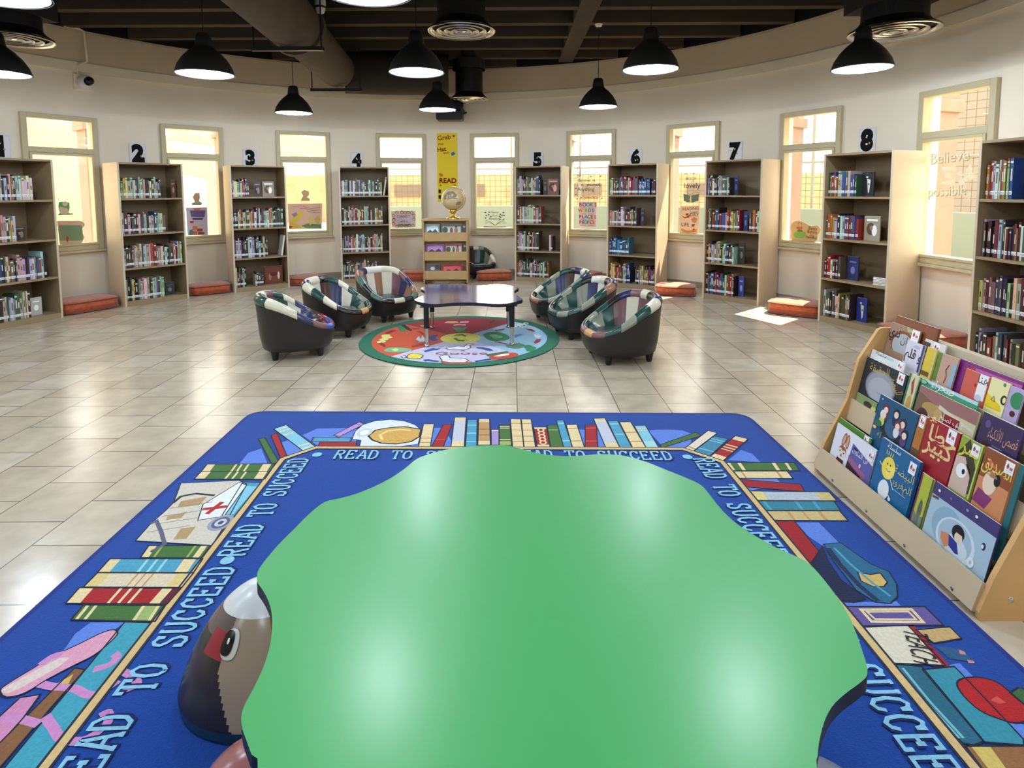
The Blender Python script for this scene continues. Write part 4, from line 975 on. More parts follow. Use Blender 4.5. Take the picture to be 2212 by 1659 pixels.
A.line(fl(z6([(770, 645), (1095, 643), (1170, 725), (840, 722)])), .011, CR_, True); A.line(fl(z6([(810, 660), (1075, 658), (1125, 708), (862, 706)])), .007, CR_, True)
pp(z6, [(1120, 775), (1340, 755), (1415, 830), (1240, 860)], (190, 156, 104)); pp(z6, [(1250, 880), (1420, 900), (1490, 980), (1340, 960)], (36, 82, 120), False); pp(z6, [(1395, 900), (1435, 915), (1445, 935), (1405, 930)], (196, 128, 130), False); pp(z6, [(1450, 965), (1495, 975), (1500, 990), (1460, 988)], (196, 128, 130), False)
pp(z6, [(740, 760), (1070, 745), (1315, 1003), (960, 988)], (214, 204, 178)); pp(z6, [(1065, 740), (1110, 745), (1345, 1012), (1300, 1010)], (150, 26, 34), False)
pp(z6, [(960, 992), (1160, 1010), (1560, 1490), (1500, 1515), (1420, 1500)], (36, 96, 116)); pp(z6, [(1165, 1030), (1370, 1010), (1600, 1250), (1816, 1480), (1816, 1515), (1560, 1495)], (52, 134, 152))
for d in (0, 28): A.line(fl(z6([(1010+d, 1020), (1180+d, 1230), (1400+d, 1470)])), .008, (120, 180, 190))
pp(z6, smooth_loop([(1385, 1120), (1430, 1085), (1530, 1080), (1640, 1110), (1740, 1185), (1830, 1270), (1840, 1350), (1760, 1372), (1640, 1340), (1530, 1290), (1430, 1200)], 3), (168, 26, 30))
pp(z6, [(1640, 1200), (1700, 1240), (1660, 1250), (1600, 1225)], (200, 80, 70), False); pp(z6, [(1725, 1180), (1780, 1145), (1850, 1165), (1860, 1290)], (54, 96, 52))
pp(z6, [(1440, 1520), (1900, 1520), (2080, 1800), (1650, 1800)], (140, 96, 58)); pp(z6, [(1480, 1525), (1600, 1525), (1800, 1800), (1690, 1800)], (206, 180, 96), False)
# left column
bkh(z3, [(150, 390), (612, 388), (580, 440), (110, 440)], GN, [(0, .12, CR_), (.42, .45, CR_), (.5, .53, CR_), (.6, .63, CR_), (.83, .95, CR_)]); bkh(z3, [(110, 440), (580, 440), (545, 492), (62, 490)], GN, [(0, .14, CR_), (.42, .45, CR_), (.52, .55, CR_), (.64, .67, CR_), (.84, .96, CR_)])
pp(z1, [(960, 945), (1270, 930), (1310, 950), (1250, 1060), (1180, 1190), (1125, 1275), (720, 1250), (800, 1160), (880, 1090), (920, 1050), (940, 1000)], (204, 194, 176))
for L in ([(960, 1040), (1100, 1015), (1060, 1060), (940, 1075)], [(890, 1120), (995, 1095), (960, 1130), (880, 1140)], [(960, 1185), (1040, 1175), (990, 1240), (920, 1245)]): pp(z1, L, (172, 142, 96), False)
for k in range(4): A.line(fl(z1([(780+k*40, 1205-k*42), (1010+k*40, 1170-k*42)])), .006, (160, 146, 122))
A.line(fl(z1([(920, 1050), (960, 1015), (1040, 1000), (1140, 1010)])), .014, (40, 36, 44)); A.line(fl(z1([(800, 1160), (830, 1145), (855, 1200), (875, 1270), (800, 1310)])), .016, (90, 90, 110))
pp(z1, [(1290, 938), (1385, 942), (1365, 980), (1255, 1125), (1175, 1122)], TL); pp(z1, [(1312, 958), (1365, 962), (1240, 1108), (1200, 1108)], LB, False)
pp(z1, [(1270, 940), (1310, 955), (1190, 1120), (1050, 1142), (1078, 1058)], (224, 226, 230))
c = z1([(1140, 1076)])[0]; cx_, cy_ = G(*c, .011); A.line([(cx_-.05, cy_-.012), (cx_+.05, cy_+.012)], .022, (176, 36, 30)); A.line([(cx_-.01, cy_-.05), (cx_+.01, cy_+.05)], .022, (176, 36, 30))
cx_, cy_ = G(*z1([(1172, 1155)])[0], .011)
for r_, cc in ((.062, (150, 152, 168)), (.044, (84, 88, 108)), (.030, (190, 192, 204)), (.014, (70, 74, 96))): A.ell(cx_, cy_, r_*.8, r_, cc)
pp(z1, [(1200, 1160), (1240, 1150), (1170, 1260), (1130, 1275)], (70, 30, 44), False)
bkh(z5, [(955, 235), (1350, 235), (1290, 315), (900, 312)], GN, [(0, .13, CR_), (.85, .95, CR_), (.2, .24, (150, 164, 90)), (.74, .78, (150, 164, 90))])
bkh(z5, [(705, 320), (1300, 320), (1240, 410), (625, 408)], TL, [(0, .12, CR_), (.40, .43, (150, 200, 200)), (.5, .53, (150, 200, 200)), (.60, .63, (150, 200, 200)), (.80, .93, CR_)]); bkh(z5, [(625, 410), (1240, 412), (1165, 505), (535, 502)], (214, 196, 164), [(0, .14, (214, 190, 120)), (.42, .44, TN), (.5, .52, TN), (.58, .6, TN), (.84, .94, (214, 190, 120))])
bkh(z5, [(510, 505), (1160, 510), (1070, 612), (420, 606)], RD, [(0, .14, CR_), (.40, .43, CR_), (.5, .53, CR_), (.6, .63, CR_), (.82, .92, CR_), (.92, 1, (92, 24, 36))]); bkh(z5, [(535, 616), (1060, 620), (995, 722), (455, 712)], GN, [(.04, .08, CR_), (.14, .18, CR_), (.72, .76, CR_), (.76, .9, (150, 170, 100)), (.9, .94, CR_)])
pp(z5, [(800, 725), (965, 730), (300, 1590), (20, 1960), (-260, 1960), (30, 1659)], (62, 150, 168)); pp(z5, [(480, 1020), (545, 1030), (330, 1270), (0, 1660), (-160, 1840), (-260, 1800), (-60, 1560)], (128, 86, 54)); pp(z5, [(400, 1100), (470, 1060), (440, 1120), (330, 1140)], (206, 170, 92), False)
pp(z5, smooth_loop([(0, 1165), (60, 1115), (200, 1030), (350, 940), (500, 870), (640, 800), (725, 775), (755, 800), (700, 860), (600, 940), (480, 1000), (300, 1095), (160, 1180), (40, 1208)], 3), (214, 150, 172))
pp(z5, smooth_loop([(10, 1165), (80, 1120), (240, 1030), (380, 960), (440, 960), (330, 1040), (200, 1110), (60, 1180)], 3), (214, 196, 184), False)
pp(z5, [(0, 1330), (130, 1210), (260, 1190), (150, 1340), (60, 1440), (-60, 1560), (-200, 1600)], (198, 130, 166))
for L in ([(250, 1120), (340, 1140), (470, 1150), (560, 1190), (640, 1180), (760, 1100)], [(780, 1040), (850, 1075), (880, 1120), (830, 1150), (770, 1170)], [(290, 1330), (340, 1400), (390, 1470), (500, 1490), (600, 1450), (690, 1370), (690, 1310), (640, 1330)], [(730, 930), (750, 950), (700, 1000), (600, 1030)], [(20, 1330), (140, 1350), (250, 1380)], [(260, 1000), (330, 950), (400, 930)]):
    begin(); Lf = fl(z5(L)); A.line([p for p in smooth_loop(Lf + Lf[::-1][1:-1], 4)][:4*(len(Lf)-1)+1], .024, (196, 132, 180))
# tan border line
BL = [G(*q, .011) for q in ((95, 1659), (610, 992), (683, 967), (1475, 970), (1560, 998), (2105, 1659))]
begin()
BL = [lerp(BL[1], BL[0], 2.0)] + BL[1:5] + [lerp(BL[4], BL[5], 2.0)]
A.line(BL, .040, (40, 40, 56)); A.line(BL, .024, (206, 176, 120))
# READ TO SUCCEED in outlined slab strokes
GL = {'R': [[(.1, 0), (.1, 1)], [(.1, 1), (.55, 1), (.72, .88), (.72, .64), (.55, .52), (.1, .52)], [(.4, .52), (.78, 0)], [(0, 0), (.25, 0)], [(0, 1), (.2, 1)], [(.66, 0), (.9, 0)]],
      'E': [[(.1, 0), (.1, 1)], [(0, 1), (.75, 1), (.75, .8)], [(.1, .52), (.5, .52)], [(.5, .64), (.5, .4)], [(0, 0), (.78, 0), (.78, .22)]],
      'A': [[(.08, 0), (.42, 1), (.5, 1), (.86, 0)], [(.22, .36), (.68, .36)], [(-.05, 0), (.25, 0)], [(.68, 0), (.98, 0)], [(.28, 1), (.5, 1)]],
      'D': [[(.1, 0), (.1, 1)], [(0, 1), (.45, 1), (.72, .8), (.76, .5), (.72, .2), (.45, 0), (0, 0)]],
      'T': [[(.42, 0), (.42, 1)], [(0, .78), (0, 1), (.84, 1), (.84, .78)], [(.25, 0), (.6, 0)]],
      'O': [[(.42, 0), (.14, .14), (.04, .5), (.14, .86), (.42, 1), (.7, .86), (.8, .5), (.7, .14), (.42, 0)]],
      'S': [[(.72, .75), (.66, .92), (.42, 1), (.16, .92), (.1, .72), (.3, .56), (.6, .46), (.76, .26), (.66, .06), (.4, 0), (.14, .08), (.06, .28)], [(.74, 1), (.72, .72)], [(.05, 0), (.06, .3)]],
      'U': [[(.12, 1), (.12, .28), (.26, .05), (.45, 0), (.64, .05), (.78, .28), (.78, 1)], [(0, 1), (.28, 1)], [(.64, 1), (.92, 1)]],
      'C': [[(.76, .74), (.66, .93), (.42, 1), (.16, .86), (.06, .5), (.16, .14), (.42, 0), (.68, .08), (.8, .28)], [(.78, 1), (.76, .7)]]}
def phrase(text, p0, p1, h, up):
    """letters spaced evenly from p0 to p1, tops toward up"""
    p0, p1 = Vector(p0), Vector(p1); u = (p1-p0).normalized(); Lg = (p1-p0).length; adv = Lg/len(text); wd = adv*.92; up = Vector(up)
    for k, ch in enumerate(text):
        if ch == ' ': continue
        o = p0 + u*adv*k
        if ch == '.': A.ell(*(o + u*adv*.5 + up*h*.5), .026, .026, SKY); continue
        for wid, c, hh, sh in ((.013, DBL, .0036, .006), (.0115, SKY, .0040, 0)):
            for si, st in enumerate(GL[ch]): A.h = hh + si*.00003; A.line([tuple(o + u*(x*wd+sh) + up*(y*h-sh)) for x, y in st], wid, c)
for a, b in ((719, 1092), (1106, 1460)): phrase('READ TO SUCCEED', G(a, 991, .011), G(b, 994, .011), .095, (0, 1))
for q in ((685, 983), (1485, 988)): A.ell(*G(*q, .011), .026, .026, SKY)
def bx(P, Q, y): return P[0] + (Q[0]-P[0])*(y-P[1])/(Q[1]-P[1])
BP, BQ = G(610, 992, .011), G(95, 1659, .011)
qa, qb = Vector((bx(BP, BQ, 2.19)+.142, 2.19)), Vector((bx(BP, BQ, 3.035)+.142, 3.035)); d = (qb-qa); lt = d.normalized()
phrase('READ TO SUCCEED', qa, qb, .10, (-lt.y, lt.x)); phrase('READ TO SUCCEED.', qa - d*1.085, qa, .10, (-lt.y, lt.x)); phrase('READ TO SUCCEED.', qa - d*2.17, qa - d*1.085, .10, (-lt.y, lt.x))
BP, BQ = G(1560, 998, .011), G(2105, 1659, .011)
qa, qb = Vector((bx(BP, BQ, 3.0)-.14, 3.0)), Vector((bx(BP, BQ, 2.16)-.14, 2.16)); d = qb-qa; lt = d.normalized()
phrase('READ TO SUCCEED', qa, qb, .10, (-lt.y, lt.x)); phrase('.READ TO SUCCEED', qb, qb + d*1.085, .10, (-lt.y, lt.x)); phrase('.READ TO SUCCEED', qb + d*1.085, qb + d*2.17, .10, (-lt.y, lt.x))
# TEACH on the printed sheet
p0, p1 = Vector(G(*z6([(1035, 765)])[0], .011)), Vector(G(*z6([(1110, 985)])[0], .011)); d = p1-p0; lt = d.normalized()
A.text('TEACH', *((p0+p1)/2), .10, (40, 36, 40), rot=math.atan2(lt.y, lt.x), width=d.length*.95)
tag(mb.build('reading_rug', M_rug), 'large blue reading rug with a printed bookshelf border under the green table', 'rug')

# ------------------------------------------------------------------ round rug
RX, RY, RR = -.508, 5.599, .961
mb = MB(); n = 96
mb.prism([(RX+RR*math.cos(2*math.pi*k/n), RY+RR*math.sin(2*math.pi*k/n)) for k in range(n)], 0, .009, (26, 108, 78), side=(16, 66, 48))
A = Art(mb, (RX, RY, .009), (1, 0, 0), (0, 1, 0), (0, 0, 1), step=.00004, lift=.0005)
zR = zoomer(760, 660, 4.706)
def rp(L): return [(g[0]-RX, g[1]-RY) for g in (G(x, y, .01) for x, y in zR(L))]
def ang(q): p = rp([q])[0]; return math.degrees(math.atan2(p[1], p[0]))
aRO, aRB, aOL, aLB = ang((530, 185)), ang((1600, 180)), ang((385, 520)), ang((1860, 545))
RI = .845
def sector(a0, a1, c):
    while a1 < a0: a1 += 360
    A.poly([(0, 0)] + [(RI*math.cos(R_(a0+(a1-a0)*k/40)), RI*math.sin(R_(a0+(a1-a0)*k/40))) for k in range(41)], c)
sector(aRB, aRO, (164, 30, 52)); sector(aRO, aOL, (212, 84, 48)); sector(aOL, aLB, (206, 200, 222)); sector(aLB, aRB, (156, 194, 214))
p = rp([(1105, 330)])[0]
A.ell(p[0], p[1], .195, .195, (238, 222, 96), 40)
for L in ([(1020, 318), (1060, 295), (1120, 288), (1170, 310), (1150, 318), (1115, 302), (1060, 305)], [(1180, 345), (1130, 365), (1070, 360), (1030, 335), (1060, 325), (1085, 345), (1130, 350)]): A.poly(rp(L), (60, 130, 60))
def shape(L, c, out=None):
    P = rp(L); A.poly(P, c)
    if out: A.line(P, .010, out, True)
def oval(q, rx, ry, c): p = rp([q])[0]; A.ell(p[0], p[1], rx, ry, c)
shape([(1020, 222), (1175, 220), (1140, 255), (1100, 268), (1060, 258)], (70, 160, 100)); oval((1015, 170), .075, .05, (240, 190, 130)); shape([(1095, 165), (1190, 160), (1185, 172), (1100, 176)], (236, 226, 226)); shape([(1030, 196), (1075, 186), (1120, 190), (1160, 186), (1155, 205), (1090, 200), (1040, 206)], (230, 170, 180))
shape([(690, 200), (760, 195), (780, 210), (710, 216)], (120, 150, 90)); shape([(1310, 185), (1420, 160), (1530, 170), (1500, 200), (1400, 185), (1330, 205)], (120, 70, 60)); shape([(1380, 175), (1440, 150), (1455, 160), (1420, 185)], (120, 30, 30))
shape([(460, 215), (520, 205), (565, 240), (540, 265), (490, 260)], (60, 130, 80)); shape([(500, 200), (540, 195), (615, 245), (600, 262), (560, 245)], (70, 28, 32)); shape([(330, 280), (400, 250), (455, 250), (440, 260), (360, 290)], (150, 30, 36)); shape([(610, 230), (690, 230), (690, 240), (620, 245)], (140, 30, 36))
for q in ((300, 368), (325, 345), (350, 320), (345, 305), (365, 325)): oval(q, .045, .045, (236, 226, 130))
shape([(650, 345), (680, 310), (700, 340), (720, 300), (745, 345), (760, 310), (770, 350), (740, 365), (690, 368)], (214, 222, 226)); shape([(780, 320), (830, 300), (880, 300), (850, 330), (890, 355), (830, 362), (790, 345)], (70, 70, 150)); shape([(270, 385), (310, 375), (345, 410), (330, 425), (300, 405)], (150, 34, 40)); shape([(600, 415), (720, 385), (740, 395), (620, 428)], (160, 34, 40))
shape([(650, 262), (700, 262), (740, 290), (720, 296), (690, 275)], (160, 34, 40)); shape(smooth_loop([(325, 460), (380, 430), (480, 428), (590, 440), (600, 460), (520, 472), (400, 474)], 3), (120, 190, 140)); shape([(400, 445), (450, 435), (480, 450), (440, 465)], (220, 230, 120))
shape(smooth_loop([(1335, 300), (1380, 275), (1460, 268), (1550, 285), (1605, 320), (1580, 350), (1480, 362), (1390, 350)], 3), (30, 120, 72)); oval((1480, 320), .05, .06, (90, 180, 120)); oval((1440, 305), .04, .05, (130, 200, 150))
for k in range(7): oval((1650+20*k, 200+9*(k % 3)-3*k), .030, .045, (236, 240, 240)); oval((1652+20*k, 200+9*(k % 3)-3*k), .012, .02, (60, 60, 60))
shape([(1760, 235), (1830, 240), (1870, 262), (1840, 268), (1800, 252)], (168, 30, 36)); shape([(1880, 345), (1925, 342), (1910, 372), (1860, 388), (1850, 372)], (168, 30, 36)); shape([(1450, 362), (1580, 385), (1570, 395), (1450, 372)], (168, 30, 36)); shape([(1450, 250), (1550, 236), (1550, 246), (1460, 262)], (168, 30, 36))
shape([(1560, 400), (1620, 395), (1700, 380), (1760, 400), (1740, 430), (1660, 440), (1580, 425)], (90, 140, 110)); shape([(1740, 410), (1800, 400), (1880, 430), (1840, 470), (1780, 465)], (34, 130, 84))
shape([(1850, 290), (1930, 310), (1900, 335), (1860, 325)], (226, 222, 226)); shape([(1650, 300), (1720, 290), (1740, 300), (1700, 310), (1660, 330)], (80, 130, 180))
shape([(730, 462), (830, 432), (850, 440), (910, 434), (865, 455), (840, 452), (745, 475)], (38, 70, 160)); shape([(1260, 425), (1330, 425), (1410, 440), (1440, 460), (1380, 460), (1330, 445), (1270, 436)], (38, 70, 160)); shape([(720, 552), (780, 548), (890, 565), (870, 575), (770, 565), (750, 572)], (38, 70, 160)); shape([(1240, 565), (1400, 540), (1420, 552), (1290, 570), (1270, 575)], (38, 70, 160))
G0 = (90, 70, 70)
shape([(960, 435), (1010, 430), (1070, 415), (1140, 420), (1170, 395), (1200, 385), (1240, 395), (1200, 405), (1210, 430), (1160, 448), (1060, 452), (980, 448)], (232, 230, 238), G0)
shape([(890, 520), (940, 505), (985, 510), (1000, 535), (1060, 535), (1150, 540), (1190, 560), (1150, 580), (1000, 580), (920, 568)], (232, 230, 236), G0); shape([(890, 570), (1000, 582), (1120, 582), (1225, 570), (1200, 592), (1080, 600), (930, 592)], (186, 76, 54))
shape(smooth_loop([(1400, 520), (1500, 490), (1640, 480), (1695, 500), (1640, 530), (1500, 550), (1420, 548)], 3), (196, 70, 48)); shape([(1365, 500), (1450, 485), (1580, 465), (1600, 478), (1500, 495), (1380, 518)], (36, 110, 66)); shape([(1440, 518), (1520, 496), (1600, 490), (1600, 505), (1500, 520)], (240, 236, 220))
shape(smooth_loop([(560, 520), (600, 490), (660, 490), (720, 505), (710, 530), (640, 545), (580, 540)], 3), (236, 220, 80), G0)
shape([(500, 520), (540, 510), (560, 530), (520, 535)], (226, 222, 232), G0); shape([(1095, 465), (1130, 455), (1160, 465)], (170, 40, 40))
p = rp([(1112, 497)])[0]; A.text('Goose', p[0], p[1]-.01, .115, (150, 90, 96), width=.46)
tag(mb.build('round_rug', M_rug), 'round green-edged children\'s rug with coloured pie segments under the blue table', 'rug')
# ------------------------------------------------------------------ picture book stand at the right
YN, YF = 1.858, 2.888
S = thing('book_display_stand', 'beech picture book stand with sloping tiers at the right, beside the big rug', 'stand', (1.56, (YN+YF)/2, 0))
ox, oy = 1.56, (YN+YF)/2
prof = [(1.562, .0), (1.556, .03), (1.60, .15), (1.705, .375), (1.755, .585), (1.845, .735), (1.865, .745), (1.985, .745), (2.15, .0)]
M_side = mat('birch_ply', (206, 160, 100), .5, var=.10, vscale=5)
M_tan = mat('stand_board', (196, 174, 140), .5, var=.04, vscale=4)
for y0, y1 in ((YN-.02, YN), (YF-.0, YF+.02)):
    mb = MB(); M = Matrix(((1, 0, 0, -ox), (0, 0, -1, y1-oy), (0, 1, 0, 0), (0, 0, 0, 1)))
    mb.prism(prof, 0, y1-y0, '#ffffff', M=M)
    sd = mb.build('side_panel', M_side, S, bevel=.003)
    if y0 < 2:
        for (x, z) in ((1.66, .075), (1.76, .20), (1.95, .10)):
            m2 = MB(); m2.lathe([(.009, 0), (.007, .003), (.001, .004)], 12, M=Matrix.Translation((x-ox, y0-oy, z)) @ Matrix.Rotation(R_(90), 4, 'X')); m2.build('screw', M_chrome, sd)
def board(name, x0, z0, x1, z1, th=.012, mt=M_tan):
    d = Vector((x1-x0, z1-z0)).normalized(); nx, nz = d.y*th, -d.x*th
    q = [(x0, z0), (x1, z1), (x1+nx, z1+nz), (x0+nx, z0+nz)]
    P = [Vector((x-ox, yy-oy, z)) for yy in (YN, YF) for x, z in q]
    mb = MB(); mb.add(P, [(0, 1, 2, 3), (7, 6, 5, 4), (0, 4, 5, 1), (1, 5, 6, 2), (2, 6, 7, 3), (3, 7, 4, 0)]); return mb.build(name, mt, S)
fl_ = board('lip', 1.546, .022, 1.578, .122)
for yy in (1.95, 2.2, 2.45, 2.72):
    m2 = MB(); m2.lathe([(.007, 0), (.001, .002)], 10, M=Matrix.Translation((1.5475-ox, yy-oy, .035)) @ Matrix.Rotation(R_(-90), 4, 'Y')); m2.build('screw', M_chrome, fl_)
board('tier_shelf', 1.57, .026, 1.665, .026); board('tier_shelf', 1.658, .165, 1.74, .165)
board('lip', 1.702, .272, 1.724, .380); board('tier_shelf', 1.712, .281, 1.81, .281); board('lip', 1.813, .50, 1.825, .585); board('tier_shelf', 1.82, .515, 1.92, .515)
board('back_panel', 2.125, .03, 1.972, .70); board('top_rail', 1.936, .70, 1.938, .748, .04, M_beech)
TL_ = .22
PL = {'A': (1.592, .030), 'A2': (1.612, .030), 'B': (1.656, .168), 'C': (1.722, .284), 'C2': (1.737, .284), 'D': (1.835, .518), 'D2': (1.850, .518), 'E': (1.866, .518)}
def on_plane(q, p):
    xk, zk = PL[p]; d = ray(*q); t = (xk + (HC-zk)*TL_)/(d.x - d.z*TL_); P = d*t
    return P.y, (HC + P.z - zk)*math.sqrt(1+TL_*TL_)
def logo(A, u, v, w_=.036, h=.044):
    h /= getattr(A, 'vk', None) or 1
    if getattr(A, 'umax', None): u = max(-A.umax+w_/2+.002, min(A.umax-w_/2-.002, u)); v = min(v, A.vh-h/2-.003)
    A.rect(u-w_/2, v-h/2, u+w_/2, v+h/2, (238, 236, 234)); m = (150, 44, 44)
    A.poly([(u-w_*.36, v+h*.02), (u-w_*.02, v+h*.02), (u-w_*.19, v+h*.34)], m); A.rect(u-w_*.30, v-h*.12, u-w_*.08, v+h*.02, (176, 90, 84)); A.rect(u+w_*.04, v-h*.14, u+w_*.36, v+h*.08, (186, 110, 104)); A.rect(u-w_*.3, v-h*.28, u+w_*.34, v-h*.24, (200, 190, 190))
def pbook(key, plane, a, b, col, label, art, hmin=None, th=.007, name='picture_book'):
    ya, h1 = on_plane(a, plane); yb, h2 = on_plane(b, plane); ya = min(ya, YF-.006); yb = max(yb, YN+.004)
    h = (h1+h2)/2; wd = ya-yb; xk, zk = PL[plane]
    mb = MB(); mb.box(-wd/2, wd/2, 0, th, 0, h, col); mb.box(-wd/2+.001, wd/2-.001, .0015, th-.0015, h-.001, h+.0006, (232, 228, 216))
    mb.box(-wd/2-.0004, -wd/2+.002, .0015, th-.0015, .002, h-.002, (226, 220, 206))
    A = Art(mb, (0, 0, 0), (1, 0, 0), (0, 0, 1), (0, -1, 0), step=.00012, lift=.0004)
    A.umax = wd/2; A.vh = h; A.vk = {'A': .86, 'A2': .3, 'B': .62, 'C': .56, 'C2': .30, 'D': .60, 'D2': .5, 'E': .4}[plane]
    if art: art(A, wd, h)
    o = mb.build(name, M_cover, loc=(xk - (.0 if plane != 'C' else 0), (ya+yb)/2, zk + .001))
    o.rotation_euler = Matrix(((0, .9766, .2149), (-1, 0, 0), (0, -.2149, .9766))).to_euler()
    o.matrix_world = Matrix.Translation(o.location) @ Matrix(((0, math.cos(math.atan(TL_)), math.sin(math.atan(TL_)), 0), (-1, 0, 0, 0), (0, -math.sin(math.atan(TL_)), math.cos(math.atan(TL_)), 0), (0, 0, 0, 1)))
    return tag(o, label, 'book', 'picture books on the sloping stand')
W_, K_ = (232, 230, 226), (24, 20, 22)
def a_rabbit(A, w_, h):
    A.rect(-w_/2, 0, w_/2, h, (222, 222, 230)); A.poly([(-w_*.06, 0), (w_*.5, 0), (w_*.5, h*.62), (-w_*.02, h*.80)], (92, 92, 158)); A.poly([(-w_*.06, 0), (w_*.4, 0), (w_*.4, h*.34), (-w_*.05, h*.5)], (150, 92, 130)); A.poly([(-w_*.06, 0), (w_*.4, 0), (w_*.30, h*.24), (w_*.1, h*.3), (-w_*.05, h*.36)], (58, 36, 58))
    for s, x in ((.3, -w_*.24), (-.1, -w_*.15)): A.ell(x, h*.74, w_*.045, h*.17, (150, 84, 60), rot=-s*.5); A.ell(x, h*.74, w_*.028, h*.13, (206, 160, 130), rot=-s*.5)
    A.ell(-w_*.22, h*.46, w_*.10, h*.13, (160, 88, 58)); A.ell(-w_*.27, h*.43, w_*.055, h*.09, (226, 214, 204)); A.ell(-w_*.17, h*.42, w_*.055, h*.09, (226, 214, 204)); A.ell(-w_*.27, h*.45, w_*.012, h*.022, K_); A.ell(-w_*.17, h*.44, w_*.012, h*.022, K_); A.ell(-w_*.22, h*.38, w_*.012, h*.018, (60, 36, 30))
    A.poly([(-w_*.30, h*.28), (-w_*.14, h*.28), (-w_*.10, 0), (-w_*.34, 0)], (96, 40, 40)); A.ell(w_*.25, h*.44, w_*.022, h*.05, (220, 200, 190)); A.text(arab('لن الملاك'), w_*.2, h*.60, .032, W_); A.ell(w_*.08, h*.72, w_*.06, h*.03, (40, 40, 80)); logo(A, w_*.42, h*.80)
def a_chick(A, w_, h):
    A.ell(-w_*.16, h*.60, w_*.17, h*.18, (240, 214, 80)); A.ell(-w_*.10, h*.56, w_*.11, h*.11, (246, 224, 110))
    for k in range(4): A.line([(-w_*(.28-.05*k), h*.79), (-w_*(.30-.06*k), h*.86)], .004, (240, 214, 90))
    A.line([(-w_*.04, h*.46), (w_*.08, h*.34)], .004, W_); A.line([(-w_*.32, h*.58), (-w_*.4, h*.62)], .005, (236, 220, 120)); A.ell(-w_*.14, h*.24, w_*.14, h*.16, (226, 228, 232)); A.ell(w_*.05, h*.17, w_*.035, h*.03, (226, 228, 232)); A.line([(-w_*.02, h*.22), (w_*.04, h*.2)], .005, W_)
    A.ell(-w_*.2, h*.66, w_*.014, h*.016, K_); A.ell(-w_*.12, h*.66, w_*.014, h*.016, K_); A.line([(-w_*.2, h*.58), (-w_*.14, h*.55), (-w_*.08, h*.58)], .003, (150, 110, 40))
    A.text(arab('سلسلة'), -w_*.13, h*.90, .032, W_, .01); A.text(arab('البيضة'), w_*.24, h*.62, .046, (206, 190, 120)); A.text(arab('المغرورة').replace('غ', 'ﻐ'), w_*.22, h*.44, .042, (206, 190, 120)); A.line([(w_*.1, h*.36), (w_*.4, h*.36)], .003, (150, 180, 200)); logo(A, w_*.38, h*.84, .040, .05)
def a_lime(A, w_, h):
    A.rect(-w_*.5, 0, -w_*.36, h, (110, 48, 92)); A.rect(w_*.42, 0, w_*.5, h, (70, 66, 92)); A.poly([(-w_*.36, h*.0), (w_*.42, 0), (w_*.42, h*.34), (0, h*.28), (-w_*.36, h*.36)], (108, 136, 110)); A.ell(w_*.05, h*.42, w_*.16, h*.16, (96, 96, 96)); A.ell(0, h*.2, w_*.18, h*.14, (112, 112, 110)); A.poly([(-w_*.05, h*.5), (0, h*.62), (w_*.08, h*.52)], (90, 90, 92))
def a_star(A, w_, h):
    A.rect(-w_/2, h*.80, w_/2, h, (66, 58, 108)); A.poly([(-w_/2, 0), (w_/2, 0), (w_/2, h*.80), (-w_/2, h*.80)], (168, 192, 206)); A.ell(-w_*.16, h*.46, w_*.24, h*.30, (142, 172, 190)); A.ell(0, h*.36, w_*.30, h*.32, (206, 220, 228)); A.ell(-.01*w_, h*.38, w_*.26, h*.27, (164, 188, 202)); A.ell(w_*.02, h*.28, w_*.19, h*.16, (206, 218, 226))
    A.ell(w_*.02, h*.50, w_*.095, h*.12, K_); A.ell(w_*.04, h*.44, w_*.06, h*.085, (226, 208, 176)); A.poly([(-w_*.04, h*.5), (w_*.12, h*.5), (w_*.09, h*.56), (0, h*.58)], K_); A.poly([(-w_*.10, h*.40), (w_*.04, h*.36), (w_*.10, h*.22), (w_*.05, h*.20), (-w_*.06, h*.24)], (40, 50, 140)); A.poly([(-w_*.22, h*.36), (-w_*.10, h*.40), (-w_*.06, h*.24), (-w_*.12, h*.18), (-w_*.2, h*.26)], (206, 132, 92))
    A.ell(w_*.38, h*.58, w_*.028, h*.055, (50, 54, 62)); A.ell(w_*.37, h*.57, w_*.016, h*.03, (226, 230, 234)); A.ell(w_*.28, h*.25, w_*.05, h*.075, (224, 232, 238)); A.ell(w_*.28, h*.25, w_*.018, h*.03, (170, 190, 204))
    for k, c in ((-.40, W_), (-.2, (110, 100, 160)), (.06, (140, 140, 190)), (.2, W_)): A.ell(w_*k, h*.90, .006, .006, c)
    A.line([(-w_*.48, h*.76), (-w_*.38, h*.78)], .010, (110, 50, 60))
    for k in range(5): A.ell(w_*(.08+.06*k), h*.012, .010, .006, (40, 50, 70))
def a_plain(*extra):
    def f(A, w_, h):
        for e in extra: e(A, w_, h)
    return f
def t_(s, u, v, sz, c, b=.0, w2=None): return lambda A, w_, h: A.text(arab(s), w_*u, h*v, sz, c, b, width=None if w2 is None else w_*w2)
def e_(u, v, a, b, c): return lambda A, w_, h: A.ell(w_*u, h*v, w_*a, h*b, c)
def r_(a, b, c, d, cc): return lambda A, w_, h: A.rect(w_*a, h*b, w_*c, h*d, cc)
def p_y(pts, c): return lambda A, w_, h: A.poly([(w_*x, h*y) for x, y in pts], c)
def l_(u, v, *k): return lambda A, w_, h: logo(A, w_*u, h*v, *k)
